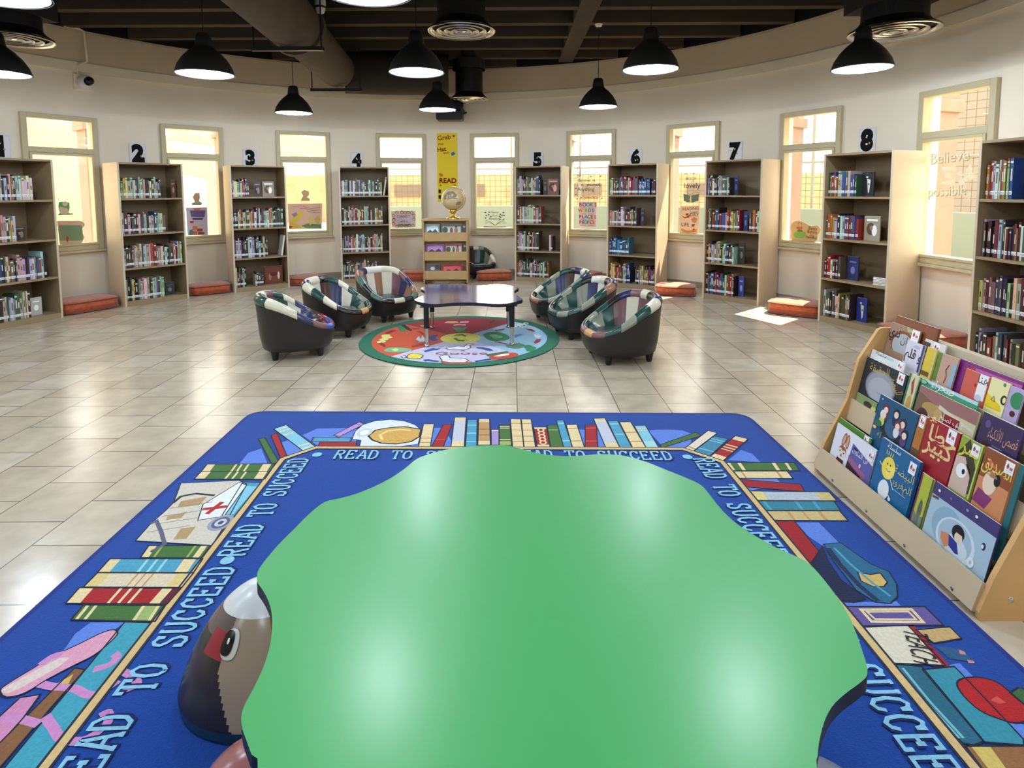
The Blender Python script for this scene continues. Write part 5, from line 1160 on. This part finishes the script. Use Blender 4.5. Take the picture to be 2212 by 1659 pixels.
def a_kids(A, w_, h):
    A.ell(0, h*.34, w_*.30, h*.24, (18, 36, 48)); A.ell(.01*w_, h*.42, w_*.20, h*.22, (46, 92, 122))
    for u, v, c, hc in ((-.26, .70, (120, 40, 60), (120, 40, 56)), (-.30, .55, (190, 210, 90), (226, 220, 210)), (.02, .72, (30, 40, 90), (40, 28, 30)), (.22, .60, (120, 90, 130), (70, 40, 46)), (.32, .40, (90, 60, 110), (40, 30, 34)), (.12, .5, (220, 214, 220), (110, 60, 50))):
        A.ell(w_*u, h*(v-.11), w_*.07, h*.12, c); A.ell(w_*u, h*(v+.05), w_*.078, h*.105, hc); A.ell(w_*u, h*(v+.02), w_*.055, h*.075, (236, 206, 186))
    A.ell(-w_*.42, h*.24, w_*.05, h*.035, (226, 180, 90)); A.ell(-w_*.36, h*.36, w_*.09, h*.08, (40, 100, 80)); A.text(arab('له'), -w_*.26, h*.08, .04, (150, 170, 110)); A.ell(-w_*.40, h*.92, .004, .006, (220, 220, 200))
def a_sirr(A, w_, h):
    A.poly([(-w_*.5, h*.66), (-w_*.1, h), (w_*.5, h*.5), (w_*.45, h*.1), (w_*.3, h*.05), (w_*.1, h*.5)], (62, 58, 36)); A.poly([(-w_*.5, 0), (w_*.36, 0), (w_*.30, h*.36), (-w_*.1, h*.66), (-w_*.5, h*.62)], (206, 178, 160)); A.ell(-w_*.12, h*.40, w_*.24, h*.13, (238, 236, 232)); A.ell(-w_*.02, h*.40, w_*.07, h*.05, K_); A.line([(w_*.05, h*.56), (w_*.26, h*.44)], .012, K_)
    A.rect(w_*.44, 0, w_*.5, h, (190, 206, 110)); A.text(arab('سر'), w_*.0, h*.72, .075, (214, 206, 70), .015); logo(A, w_*.24, h*.86)
def a_sadiq(A, w_, h):
    A.poly([(-w_*.5, h*.5), (w_*.5, h*.5), (w_*.5, h), (-w_*.5, h)], (140, 76, 44)); A.poly([(-w_*.40, h*.30), (w_*.1, h*.24), (-w_*.05, h*.02), (-w_*.5, h*.05)], (130, 50, 110)); A.ell(-w_*.1, h*.46, w_*.22, h*.20, (232, 206, 178)); A.ell(w_*.1, h*.56, w_*.10, h*.10, K_); A.poly([(-w_*.3, h*.60), (-w_*.05, h*.68), (w_*.1, h*.58), (-w_*.1, h*.56)], (170, 120, 90)); A.poly([(-w_*.28, h*.85), (w_*.05, h*.72), (-w_*.3, h*.72)], (200, 100, 70)); A.text(arab('الصديق'), w_*.0, h*.66, .07, (226, 200, 90), .01); logo(A, w_*.34, h*.86)
def a_moon(A, w_, h):
    A.ell(-w_*.02, h*.38, w_*.36, h*.44, (120, 124, 136)); A.ell(-w_*.02, h*.36, w_*.33, h*.40, (146, 150, 160)); A.ell(0, h*.30, w_*.29, h*.33, (166, 168, 176)); A.text(arab('الحقيقة'), -w_*.12, h*.72, .05, (190, 160, 70), rot=.12); A.text(arab('للبيضة'), w_*.25, h*.55, .045, (190, 160, 70), rot=-.9); A.line([(-w_*.05, h*.22), (w_*.1, h*.20)], .003, (60, 60, 70)); logo(A, w_*.38, h*.84, .044, .052)
def a_horse(A, w_, h):
    A.rect(-w_*.5, h*.70, w_*.5, h, (150, 104, 100)); A.poly([(-w_*.5, 0), (w_*.0, 0), (w_*.0, h*.62), (-w_*.5, h*.86)], (120, 92, 70)); A.ell(-w_*.2, h*.30, w_*.2, h*.2, (150, 176, 186)); A.ell(-w_*.22, h*.55, w_*.16, h*.16, (176, 142, 88)); A.ell(-w_*.34, h*.34, w_*.1, h*.16, (66, 44, 44)); A.ell(-w_*.08, h*.5, w_*.07, h*.16, (190, 156, 100)); A.poly([(-w_*.1, h*.66), (w_*.5, h*.5), (w_*.5, h*.56), (-w_*.1, h*.76)], (206, 200, 180))
    A.rect(w_*.02, 0, w_*.27, h*.62, (136, 28, 34)); A.text(arab('كيف تصبح'), w_*.145, h*.46, .028, W_); A.text(arab('أحمد'), w_*.145, h*.30, .036, W_); A.text(arab('من العرب').replace('ع', 'ﻌ'), w_*.145, h*.14, .026, W_)
def a_qisas(A, w_, h):
    A.text(arab('قصص للأذكياء'), w_*.1, h*.56, .055, (196, 150, 110), width=w_*.72); A.ell(-w_*.32, h*.80, w_*.07, h*.08, (90, 80, 120)); A.ell(-w_*.26, h*.30, w_*.12, h*.16, (66, 40, 34)); A.ell(-w_*.26, h*.26, w_*.08, h*.1, (196, 140, 96)); A.line([(-w_*.1, h*.42), (w_*.15, h*.42)], .004, (150, 140, 170)); A.line([(-w_*.1, h*.36), (w_*.12, h*.36)], .004, (150, 140, 170))
def a_bmoon(A, w_, h):
    A.ell(.02*w_, h*.36, w_*.38, h*.46, (128, 64, 34)); A.ell(.03*w_, h*.30, w_*.34, h*.42, (170, 172, 174)); A.poly([(w_*.1, h*.84), (w_*.32, h*.86), (w_*.3, h*.96), (w_*.05, h*.98)], (176, 176, 120)); A.text(arab('ندي'), -w_*.30, h*.52, .06, (40, 28, 30), .02); A.text(arab('ان'), w_*.06, h*.38, .05, (60, 50, 50)); A.ell(w_*.38, h*.56, w_*.1, h*.12, (136, 66, 34)); logo(A, w_*.38, h*.82, .05, .052)
pbook('r', 'A', (1808.7, 920), (1896.7, 965.8), (150, 140, 170), 'picture book with a brown rabbit on its cover, left end of the front row', a_rabbit)
pbook('ch', 'A', (1906, 947.7), (1990, 995.5), (24, 96, 142), 'blue picture book with a yellow egg-shaped chick, in the front row', a_chick, th=.014)
pbook('li', 'A', (1993, 1021), (2018, 1037), (176, 184, 60), 'narrow lime and grey picture book, in the front row between the chick and snow covers', a_lime)
pbook('st', 'A', (2021, 1044), (2163, 1130), (66, 58, 108), 'pale blue picture book with a black-haired child on snow, right end of front row', a_star)
pbook('gr', 'A2', (1806, 902), (1884, 943), (78, 130, 44), 'green picture book standing right behind the rabbit cover', a_plain(l_(.38, .86)))
pbook('ki', 'B', (1902.4, 853.8), (1986, 894), (26, 78, 112), 'dark blue picture book with a ring of children, left in the second row', a_kids, th=.012)
pbook('or', 'B', (1988.5, 895), (2004, 902.8), (176, 108, 50), 'narrow orange book edge between the ring-of-children and red covers', a_plain(l_(0, .88, .03, .05), r_(-.5, 0, .5, .3, (90, 70, 50))), th=.012)
pbook('kh', 'B', (2008, 903), (2076, 936), (156, 36, 46), 'red picture book with a gold two-word title, in the second row', a_plain(t_('خطأ', .0, .60, .10, (226, 196, 130), .02), t_('كبير', .0, .40, .095, (226, 196, 130), .02), l_(.28, .86, .044, .056)), th=.014)
pbook('si', 'B', (2079, 940.5), (2125.7, 963.6), (150, 164, 60), 'picture book with one big cartoon eye on its cover, in the second row', a_sirr)
pbook('sa', 'B', (2131.4, 966.5), (2198, 999), (206, 136, 90), 'orange-brown picture book with a face in a purple scarf, in the second row', a_sadiq, th=.014)
pbook('te', 'B', (2203, 1003), (2216, 1009), (40, 100, 104), 'teal picture book edge at the right end of the second row', None)
pbook('mo', 'C', (1859.4, 771), (1964, 804), (28, 40, 46), 'dark picture book with a large grey moon, left in the third row', a_moon, th=.01)
pbook('gs', 'C', (1855, 846), (1896.5, 874), (126, 146, 90), 'small olive picture book leaning in front of the grey moon cover', a_plain(e_(.1, .6, .2, .2, (40, 40, 34)), e_(.4, .5, .12, .2, (200, 196, 110))), th=.0022).location.x -= .004
pbook('tr', 'C', (1966.6, 806), (1986, 814), (206, 200, 160), 'narrow cream book with a red-brown branch, right of the grey moon cover', a_plain(r_(-.5, 0, -.3, 1, (60, 110, 80)), p_y([(-.1, .8), (.1, .95), (.3, .6), (.2, .5)], (150, 70, 60)), e_(.1, .3, .25, .2, (196, 150, 80))))
pbook('sh', 'C2', (1984, 812.6), (2113.4, 870.7), (62, 142, 104), 'wide green picture book standing behind the horses cover', a_plain(r_(-.5, .88, .5, 1, (176, 210, 214)), e_(-.4, .86, .1, .1, (30, 70, 50)), e_(-.4, .86, .075, .08, (150, 190, 150)), t_('صحراء', -.05, .80, .05, W_), l_(.46, .2)))
pbook('ho', 'C', (1988.5, 834.4), (2117, 890), (200, 190, 150), 'wide picture book with brown horses and a red title block, third row', a_horse)
pbook('qi', 'C', (2125, 893.5), (2214, 926), (52, 38, 80), 'dark purple picture book with a tan title, right in the third row', a_qisas, th=.012)
pbook('wh', 'C2', (1880.5, 754), (1956.5, 785), (216, 218, 216), 'white picture book showing its top strip behind the grey moon cover', a_plain(e_(.05, .9, .14, .06, (176, 200, 200)), t_('سلسلة', -.2, .86, .03, (40, 40, 60)), l_(.38, .93)))
pbook('bm', 'D2', (1916.8, 693.5), (1990, 716), (150, 122, 100), 'brown picture book with a pale moon and black lettering, left in the top row', a_bmoon)
pbook('qa', 'D', (1962, 735), (1999, 747.5), (208, 204, 214), 'white picture book with black lettering, in front of the brown moon cover', a_plain(t_('و قلم', 0, .40, .06, K_, .02), r_(.40, 0, .5, 1, (50, 54, 110)), e_(.1, .85, .2, .06, (180, 180, 200))))
pbook('lo', 'D2', (2000, 732), (2044, 747.5), (214, 208, 200), 'white picture book with a small red house logo at the back of the top row', a_plain(l_(.1, .88), r_(-.5, .5, -.2, .9, (60, 50, 50))))
pbook('ye', 'D', (2004, 750), (2025.6, 756), (214, 184, 60), 'narrow yellow and brown picture book in the top row', a_plain(r_(-.5, 0, .5, .16, (110, 70, 40)), r_(.3, 0, .5, 1, (190, 190, 130))))
pbook('be', 'D', (2029, 761), (2072, 776), (190, 152, 130), 'beige picture book with a thin curling line, in the top row', a_plain(r_(-.5, 0, -.3, 1, (90, 124, 50)), r_(.3, 0, .5, .8, (140, 170, 190)), lambda A, w_, h: A.line([(w_*.15, h*.7), (w_*.05, h*.5), (w_*.15, h*.3), (w_*.1, h*.05)], .005, (90, 50, 50))))
pbook('pu', 'D2', (2074.6, 776), (2212, 825), (120, 36, 110), 'wide magenta picture book standing behind the orange one in the top row', a_plain(r_(-.25, .3, .5, .86, (176, 90, 160)), p_y([(-.4, .7), (-.2, .9), (-.25, .5)], (170, 40, 60)), lambda A, w_, h: [A.ell(w_*(-.02+.05*k), h*.62, .008, .01, W_) for k in range(5)]))
pbook('hu', 'D', (2088, 796.5), (2140, 816), (200, 90, 76), 'orange picture book with a white panel, in the top row', a_plain(r_(.1, .1, .46, 1, W_), t_('هنا', .28, .68, .05, K_), e_(.02, .55, .05, .06, (170, 30, 40)), e_(.24, .16, .14, .12, (190, 200, 214))))
pbook('yc', 'D', (2143, 813.5), (2183, 831.5), (228, 220, 160), 'cream and yellow picture book with a triangle, in the top row', a_plain(p_y([(-.5, 0), (.4, 0), (.3, .2), (-.5, .44)], (226, 196, 40)), lambda A, w_, h: A.line([(-w_*.22, h*.28), (-w_*.02, h*.25), (-w_*.12, h*.42)], .004, (120, 90, 20), True), e_(.40, .42, .16, .16, K_), e_(.42, .42, .08, .1, (228, 220, 160)), e_(.25, .9, .07, .06, (90, 110, 110))))
pbook('pg', 'D', (2185, 833), (2214, 846), (178, 160, 196), 'lilac picture book with a green splash, right end of the top row', a_plain(e_(.2, .6, .5, .28, (40, 130, 84)), e_(.1, .14, .2, .1, (60, 30, 40))))
pbook('fr', 'E', (1934, 684), (2029.9, 707), (112, 58, 34), 'brown wooden board standing behind all books at the top of the stand', a_plain(r_(-.5, .0, .46, .93, (128, 68, 40))), th=.012, name='wooden_board')['category'] = 'board'

# ------------------------------------------------------------------ poster and window prints
p = hit_wall(966.5, 362); a = ang_of(p); sc_ = p.y/F_PX
mb = MB(); PW, PH = .345, 1.16
mb.box(-PW/2, PW/2, -.004, 0, -PH/2, PH/2, (232, 206, 52))
A = Art(mb, (0, -.004, 0), (1, 0, 0), (0, 0, 1), (0, -1, 0))
def pv(y): return PH/2 - (y-150)/1290*PH
def pu_(x): return (x-312)/340*PW
dr, br = (136, 30, 26), (150, 60, 28)
A.text('Grab', pu_(268), pv(270), .105, br, .02, rot=.10, width=.225); A.ell(pu_(425), pv(205), .032, .032, (240, 190, 60)); A.ell(pu_(425), pv(205), .016, .016, (120, 50, 30))
A.text('your', pu_(210), pv(368), .055, br, .02, rot=-.06, width=.10); A.text('Hat', pu_(225), pv(490), .10, br, .03, rot=.12, width=.15); A.text('and', pu_(292), pv(535), .05, br, .02, rot=.05, width=.085)
A.poly([(pu_(370), pv(525)), (pu_(430), pv(495)), (pu_(448), pv(545)), (pu_(390), pv(578))], (40, 130, 180)); A.poly([(pu_(395), pv(530)), (pu_(425), pv(515)), (pu_(432), pv(540)), (pu_(402), pv(556))], (60, 90, 170)); A.poly([(pu_(165), pv(905)), (pu_(225), pv(905)), (pu_(240), pv(960)), (pu_(190), pv(972))], (206, 110, 40))
A.text('READ', pu_(318), pv(1085), .115, dr, .035, width=.29)
for x, y in ((195, 1130), (440, 1130)): A.ell(pu_(x), pv(y), .030, .030, (240, 190, 60)); A.ell(pu_(x), pv(y), .026, .026, (226, 196, 52)); A.ell(pu_(x), pv(y), .012, .012, (120, 40, 30))
for y in (1240, 1345): A.rect(pu_(158), pv(y+40), pu_(200), pv(y-30), (50, 44, 44))
tag(mb.build('poster', M_v, loc=p + Vector((WCX-p.x, WCY-p.y, 0)).normalized()*.008, rot=-R_(a)), 'tall narrow yellow poster reading Grab your Hat and READ, behind the globe', 'poster')
def on_win(i, px, py, off=.012):
    o, U, N = WF[i-1]; P = hit(px, py, o + N*off, N) - o; return P.dot(U), P.z
def wprint(i, name, label, cat, L, bg, art=None, th=.0015, group=None, off=.012):
    """a print fixed on the inner face of window i; L = its outline in the photograph"""
    o, U, N = WF[i-1]; Q = [on_win(i, x, y, off) for x, y in L]
    mb = MB()
    if bg is not None:
        area = sum(Q[k][0]*Q[(k+1) % len(Q)][1] - Q[(k+1) % len(Q)][0]*Q[k][1] for k in range(len(Q)))
        if area < 0: Q = Q[::-1]
        M = Matrix(((1, 0, 0, 0), (0, 0, -1, 0), (0, 1, 0, 0), (0, 0, 0, 1)))
        mb.prism(Q, 0, th, bg, M=M)
    if bg is None: mb.add([(u, -th*.5, v) for u, v in Q], [tuple(range(len(Q)))], '#ffffff', 1)
    A = Art(mb, (0, -th, 0), (1, 0, 0), (0, 0, 1), (0, -1, 0), step=.00015)
    us = [q[0] for q in Q]; vs_ = [q[1] for q in Q]
    if art: art(A, (min(us), min(vs_), max(us), max(vs_)), lambda x, y: on_win(i, x, y, off))
    ob = mb.build(name, [M_v, M_film], loc=o + N*off, rot=-R_(WIN_A[i-1])); return tag(ob, label, cat, group)
zW1, zW2 = zoomer(100, 340, 8.293), zoomer(380, 340, 6.506)
def a1(A, b, Wn):
    q = [Wn(*p) for p in zW1([(225, 1215), (620, 1215), (650, 1300), (655, 1480), (560, 1490), (230, 1490)])]; A.poly(q, (128, 152, 118))
    q = [Wn(*p) for p in zW1([(370, 1400), (400, 1440), (380, 1530), (350, 1470)])]; A.poly(q, (190, 60, 60))
wprint(1, 'window_print', 'green and pink print with a wavy outline at the bottom of the first window', 'print', zW1([(190, 1140), (590, 1130), (665, 1160), (690, 1210), (645, 1270), (640, 1340), (680, 1430), (650, 1510), (590, 1560), (240, 1560)]), (212, 184, 160), a1)
wprint(1, 'window_print', 'small green cut-out print above the wavy print on the first window', 'print', zW1([(222, 800), (330, 790), (410, 810), (420, 900), (400, 1000), (470, 1000), (480, 1025), (200, 1035), (240, 1000), (215, 890)]), (110, 178, 128), lambda A, b, Wn: [A.ell(*Wn(*zW1([(335, 830)])[0]), .03, .03, (226, 214, 190)), A.ell(*Wn(*zW1([(265, 920)])[0]), .025, .025, (226, 214, 190)), A.ell(*Wn(*zW1([(320, 965)])[0]), .05, .045, (220, 206, 180))])
def a2(A, b, Wn):
    def P(L): return [Wn(*p) for p in zW2(L)]
    for L, c in (([(195, 745), (415, 745), (400, 840), (215, 835)], (108, 100, 160)), ([(240, 715), (360, 710), (330, 745), (260, 745)], (206, 130, 70)), ([(225, 850), (385, 850), (370, 880), (240, 880)], (96, 90, 140)), ([(190, 895), (250, 890), (245, 925), (200, 925)], (190, 60, 60)),
                 ([(235, 965), (300, 965), (300, 1020), (235, 1020)], (214, 140, 70)), ([(310, 975), (380, 975), (380, 1000), (310, 1000)], (214, 206, 200)), ([(300, 1000), (375, 1000), (375, 1040), (300, 1040)], (196, 70, 60)), ([(190, 1020), (235, 1010), (230, 1090), (185, 1090)], (80, 140, 130)), ([(230, 1030), (300, 1040), (300, 1085), (230, 1085)], (206, 110, 80)), ([(310, 1045), (400, 1050), (400, 1085), (310, 1085)], (130, 90, 70))): A.poly(P(L), c)
wprint(2, 'window_print', 'lilac print with a stack of coloured books on the window right of bookcase 2', 'print', zW2([(140, 705), (440, 700), (452, 1090), (165, 1098)]), (206, 196, 216), a2)
wprint(2, 'window_print', 'small cut-out print on the window right of bookcase 2', 'print', zW2([(235, 560), (270, 500), (330, 500), (340, 570), (325, 610), (368, 640), (355, 672), (225, 672), (220, 645), (265, 625)]), (206, 180, 146), lambda A, b, Wn: A.poly([Wn(*p) for p in zW2([(220, 640), (368, 640), (355, 672), (225, 672)])], (130, 190, 180)))
def a3(A, b, Wn):
    def P(L): return [Wn(*p) for p in zW2(L)]
    for L, c in (([(1595, 900), (1680, 820), (1740, 760), (1790, 745), (1790, 800), (1720, 900), (1640, 950)], (226, 196, 80)), ([(1625, 800), (1690, 770), (1710, 810), (1660, 840)], (150, 140, 160)), ([(1600, 900), (1780, 985), (1900, 990), (1600, 1000)], (214, 180, 90)), ([(1760, 960), (1850, 930), (2040, 940), (2045, 995), (1840, 995)], (110, 140, 90)), ([(1850, 870), (1885, 820), (1920, 900), (1890, 960)], (214, 196, 110)), ([(1940, 880), (1990, 810), (2030, 880), (2000, 950)], (206, 186, 100)), ([(1590, 960), (1640, 965), (1620, 1000), (1590, 1000)], (170, 60, 50))): A.poly(P(L), c)
    for k in range(3): A.line(P([(1640+k*100, 690+k*30), (1760+k*60, 680+k*40), (1900+k*30, 720+k*30), (2030, 700+k*36)]), .006, (120, 90, 80))
wprint(3, 'window_print', 'wide pink and yellow picture print on the window right of bookcase 3', 'print', zW2([(1570, 652), (2055, 645), (2050, 1005), (1590, 1010)]), (226, 186, 166), a3)
wprint(3, 'window_print', 'small beige cut-out print above the wide pink one, window right of bookcase 3', 'print', zW2([(1760, 490), (1800, 455), (1870, 480), (1870, 530), (1840, 560), (1880, 580), (1880, 612), (1755, 612), (1770, 570), (1790, 540)]), (196, 168, 130))
zW4 = zoomer(820, 420, 20.74)
def a4(A, b, Wn):
    def P(L): return [Wn(*p) for p in zW4(L)]
    hues = [(150, 120, 110), (110, 90, 60), (160, 120, 110), (130, 90, 70), (120, 120, 130), (170, 140, 120)]
    for k, q in enumerate([(770, 820), (1000, 800), (1150, 820), (1280, 810), (1440, 830), (620, 950), (1540, 940), (640, 1130), (1540, 1110), (620, 1310), (780, 1430), (990, 1410), (1180, 1420), (1330, 1390), (1500, 1390)]):
        c = Wn(*zW4([q])[0]); A.ell(*c, .028, .030, hues[k % 6]); A.ell(c[0], c[1]-.004, .018, .02, (230, 200, 190))
    A.poly(P([(720, 905), (1420, 900), (1420, 1305), (730, 1315)]), (216, 206, 222)); q = Wn(*zW4([(1080, 1040)])[0])
    A.text('CONNECT', q[0], q[1], .062, (84, 76, 72), .01, width=.22); A.text('with a', q[0], q[1]-.075, .05, (84, 76, 72), .01); A.text('BOOK!', q[0], q[1]-.15, .06, (84, 76, 72), .01)
wprint(4, 'window_print', 'pale pink print reading CONNECT with a BOOK, ringed by small faces', 'print', zW4([(525, 745), (1600, 740), (1610, 1475), (550, 1480)]), (226, 208, 212), a4)
zW5 = zoomer(1010, 380, 12.764)
GRY = (112, 110, 96)
def a5(A, b, Wn):
    def P(L): return [Wn(*p) for p in zW5(L)]
    for t, x, y, s in (('Never', 760, 1030, .055), ('Stop', 755, 1115, .05), ('Reading', 745, 1210, .06)): q = Wn(*zW5([(x, y)])[0]); A.text(t, *q, s, GRY, .005)
    for x, y in ((490, 1010), (600, 1000), (520, 1090), (585, 1070), (500, 1160), (645, 1120), (990, 1010), (905, 1060), (1005, 1085), (950, 1100), (885, 1115), (915, 1145), (905, 1195), (990, 1195)):
        q = Wn(*zW5([(x, y)])[0]); A.ell(q[0]-.006, q[1], .009, .012, GRY, 10, rot=.6); A.ell(q[0]+.006, q[1], .009, .012, GRY, 10, rot=-.6)
    for k in (0, 45, 95): A.line(P([(490, 1235+k), (540, 1225+k*.7), (620, 1250+k*.5), (700, 1310+k*.2), (760, 1370)]), .005, GRY); A.line(P([(1030, 1235+k), (980, 1225+k*.7), (900, 1250+k*.5), (820, 1310+k*.2), (760, 1370)]), .005, GRY)
    A.poly(P([(450, 1385), (760, 1400), (1070, 1390), (1070, 1415), (760, 1418), (450, 1412)]), GRY)
wprint(5, 'window_lettering', 'grey decal of an open book reading Never Stop Reading', 'decal', zW5([(450, 980), (1070, 980), (1070, 1415), (450, 1415)]), None, a5)
zW6 = zoomer(1215, 340, 9.762)
def a6(A, b, Wn):
    def P(L): return [Wn(*p) for p in zW6(L)]
    for L in ([(325, 180), (370, 220), (380, 300), (380, 395), (330, 340), (295, 330), (310, 260)], [(200, 410), (260, 340), (300, 360), (370, 400), (300, 430), (240, 450)]): A.line(P(L), .007, GRY, True)
    A.line(P([(300, 330), (350, 300), (380, 390)]), .005, GRY); A.line(P([(250, 430), (300, 380), (370, 400)]), .005, GRY)
    for t, x, y, s in (('Believe in', 510, 515, .075), ('yourself', 650, 605, .07), ('Anything', 490, 705, .08), ('is possible', 560, 880, .075)): q = Wn(*zW6([(x, y)])[0]); A.text(t, *q, s, (96, 90, 70), .008)
    for x, y in ((600, 400), (700, 310), (820, 285), (800, 395), (410, 575), (285, 780), (310, 870), (830, 860), (285, 650), (790, 600)):
        q = Wn(*zW6([(x, y)])[0]); A.poly([(q[0]-.022, q[1]+.014), (q[0], q[1]), (q[0]+.022, q[1]+.018), (q[0]+.008, q[1]-.014), (q[0]-.008, q[1]-.012)], GRY)
wprint(6, 'window_lettering', 'thin decal with butterflies reading Believe in yourself, Anything is possible', 'decal', zW6([(200, 180), (850, 180), (850, 900), (200, 900)]), None, a6)
def a6b(A, b, Wn):
    cs = [(190, 60, 110), (80, 100, 160), (70, 150, 190), (80, 160, 110), (200, 70, 60), (224, 120, 50), (226, 180, 60), (120, 90, 160)]
    for t, x, y, s, wd in (('BOOKS', 540, 1035, .088, .32), ('WORDS', 510, 1150, .075, .27), ('PLACES', 530, 1285, .080, .30), ('PEOPLE', 520, 1400, .075, .27)):
        q = Wn(*zW6([(x, y)])[0]); n = len(t)
        for k, ch in enumerate(t): A.text(ch, q[0] + wd*((k+.5)/n-.5), q[1], s, cs[(k + (0, 4, 0, 0)[('BOOKS', 'WORDS', 'PLACES', 'PEOPLE').index(t)]) % 8] if t != 'WORDS' else [(214, 90, 50), (236, 190, 70), (120, 190, 110), (70, 130, 180), (110, 100, 160)][k], .03)
    for x, y in ((540, 1065), (530, 1192), (530, 1318), (520, 1430)):
        q = Wn(*zW6([(x, y)])[0]); A.line([(q[0]-.12, q[1]), (q[0]-.02, q[1])], .007, (150, 120, 120)); A.line([(q[0]+.01, q[1]), (q[0]+.11, q[1])], .007, (150, 120, 120))
wprint(6, 'window_print', 'pink print with rainbow words BOOKS, WORDS, PLACES and PEOPLE', 'print', zW6([(355, 940), (720, 940), (708, 1475), (340, 1475)]), (234, 206, 202), a6b)
zW7 = zoomer(1430, 330, 8.727)
def a7(A, b, Wn):
    def P(L): return [Wn(*p) for p in zW7(L)]
    for t, x, y, s in (('BETWEEN', 545, 410, .045), ('BOOK', 555, 510, .06), ('IS A', 570, 555, .035), ('lovely', 570, 665, .11)): q = Wn(*zW7([(x, y)])[0]); A.text(t, *q, s, (92, 88, 66), .01)
    for L in ([(405, 770), (530, 805), (530, 940), (410, 910)], [(552, 805), (700, 775), (690, 910), (552, 940)]): A.poly(P(L), (110, 124, 112))
    A.line(P([(405, 760), (450, 740), (540, 795), (640, 735), (710, 765)]), .006, (150, 142, 110)); A.line(P([(540, 800), (540, 945)]), .008, (160, 120, 90))
wprint(7, 'window_lettering', 'decal with a grey open book reading BETWEEN, BOOK IS A lovely', 'decal', zW7([(400, 340), (710, 340), (710, 945), (400, 945)]), None, a7)
def a7b(A, b, Wn):
    def P(L): return [Wn(*p) for p in zW7(L)]
    for L, c in (([(370, 1190), (450, 1210), (540, 1150), (520, 1220), (430, 1240)], (176, 90, 60)), ([(540, 1250), (610, 1210), (670, 1250), (640, 1320), (580, 1310)], (206, 140, 90)), ([(360, 1420), (480, 1470), (660, 1440), (650, 1490), (480, 1515), (370, 1480)], (214, 150, 70)), ([(440, 1150), (500, 1140), (500, 1180), (450, 1180)], (150, 60, 50)), ([(560, 1350), (620, 1340), (610, 1390), (560, 1390)], (140, 80, 60)), ([(580, 1430), (620, 1430), (610, 1460), (580, 1460)], (176, 60, 50))): A.poly(P(L), c)
    for t, x, y, s, r in (('READING', 540, 1080, .06, .08), ('EVERY', 605, 1150, .045, .1), ('DAY', 615, 1200, .065, 0), ('LIFE', 440, 1385, .075, 0)): q = Wn(*zW7([(x, y)])[0]); A.text(t, *q, s, (120, 96, 64), .012, rot=r)
wprint(7, 'window_print', 'orange print reading READING EVERY DAY LIFE on the window left of bookcase 7', 'print', zW7([(348, 1005), (712, 995), (690, 1530), (328, 1520)]), (236, 200, 166), a7b)
zW8 = zoomer(1670, 320, 7.541)
def a8(A, b, Wn):
    def P(L): return [Wn(*p) for p in zW8(L)]
    A.poly(P(smooth_loop([(340, 1390), (400, 1350), (470, 1350), (530, 1370), (520, 1450), (430, 1465), (350, 1450)], 2)), (150, 190, 90)); A.poly(P([(370, 1300), (400, 1280), (480, 1280), (480, 1320), (420, 1335)]), (214, 120, 80)); A.poly(P([(390, 1335), (470, 1330), (490, 1360), (400, 1360)]), (130, 130, 60))
    for L in ([(420, 1280), (410, 1220), (440, 1210)], [(460, 1280), (470, 1220), (440, 1225)]): A.line(P(L), .006, (206, 110, 80))
    for t, x, y, s in (('Betty', 650, 1335, .055), ('Bunny', 640, 1390, .055), ('is a', 635, 1430, .035), ('handful.', 630, 1475, .05)): q = Wn(*zW8([(x, y)])[0]); A.text(t, *q, s, (120, 84, 44), .012, rot=-.06)
wprint(8, 'window_print', 'beige cloud-shaped print reading Betty Bunny is a handful', 'print', zW8(smooth_loop([(300, 1240), (360, 1190), (460, 1190), (560, 1240), (630, 1270), (720, 1260), (775, 1310), (770, 1370), (730, 1420), (725, 1500), (650, 1535), (520, 1515), (400, 1525), (310, 1500), (285, 1440), (300, 1370), (285, 1300)], 2)), (226, 190, 134), a8)
zW9 = zoomer(1990, 310, 6.636)
def a9(A, b, Wn):
    def P(L): return [Wn(*p) for p in zW9(L)]
    c = (236, 226, 196); d = (130, 118, 84)
    for t, x, y, s in (('Believe', 400, 265, .15), ('possible', 360, 745, .13)): q = Wn(*zW9([(x, y)])[0]); A.text(t, q[0]+.006, q[1]-.004, s, d, .008, rot=.05); A.text(t, *q, s, c, .006, rot=.05)
    for L in ([(620, 470), (470, 440), (560, 405), (620, 440)], [(630, 470), (535, 530), (540, 580), (600, 595), (635, 540)], [(635, 460), (640, 380), (710, 280), (735, 370), (690, 430)], [(640, 470), (720, 410), (760, 430), (755, 500), (710, 525)], [(645, 770), (580, 730), (610, 715)], [(645, 780), (610, 790), (640, 815)], [(655, 770), (700, 680), (715, 730)], [(655, 780), (710, 770), (690, 795)], [(300, 340), (470, 330), (470, 390), (310, 395)], [(335, 420), (400, 415), (400, 485), (340, 490)], [(280, 555), (460, 520), (460, 580), (300, 590)]): A.poly(P(L), c)
wprint(9, 'window_lettering', 'pale decal with butterflies reading Believe and possible, on the window right of bookcase 8', 'decal', zW9([(180, 140), (760, 140), (760, 800), (180, 800)]), None, a9)
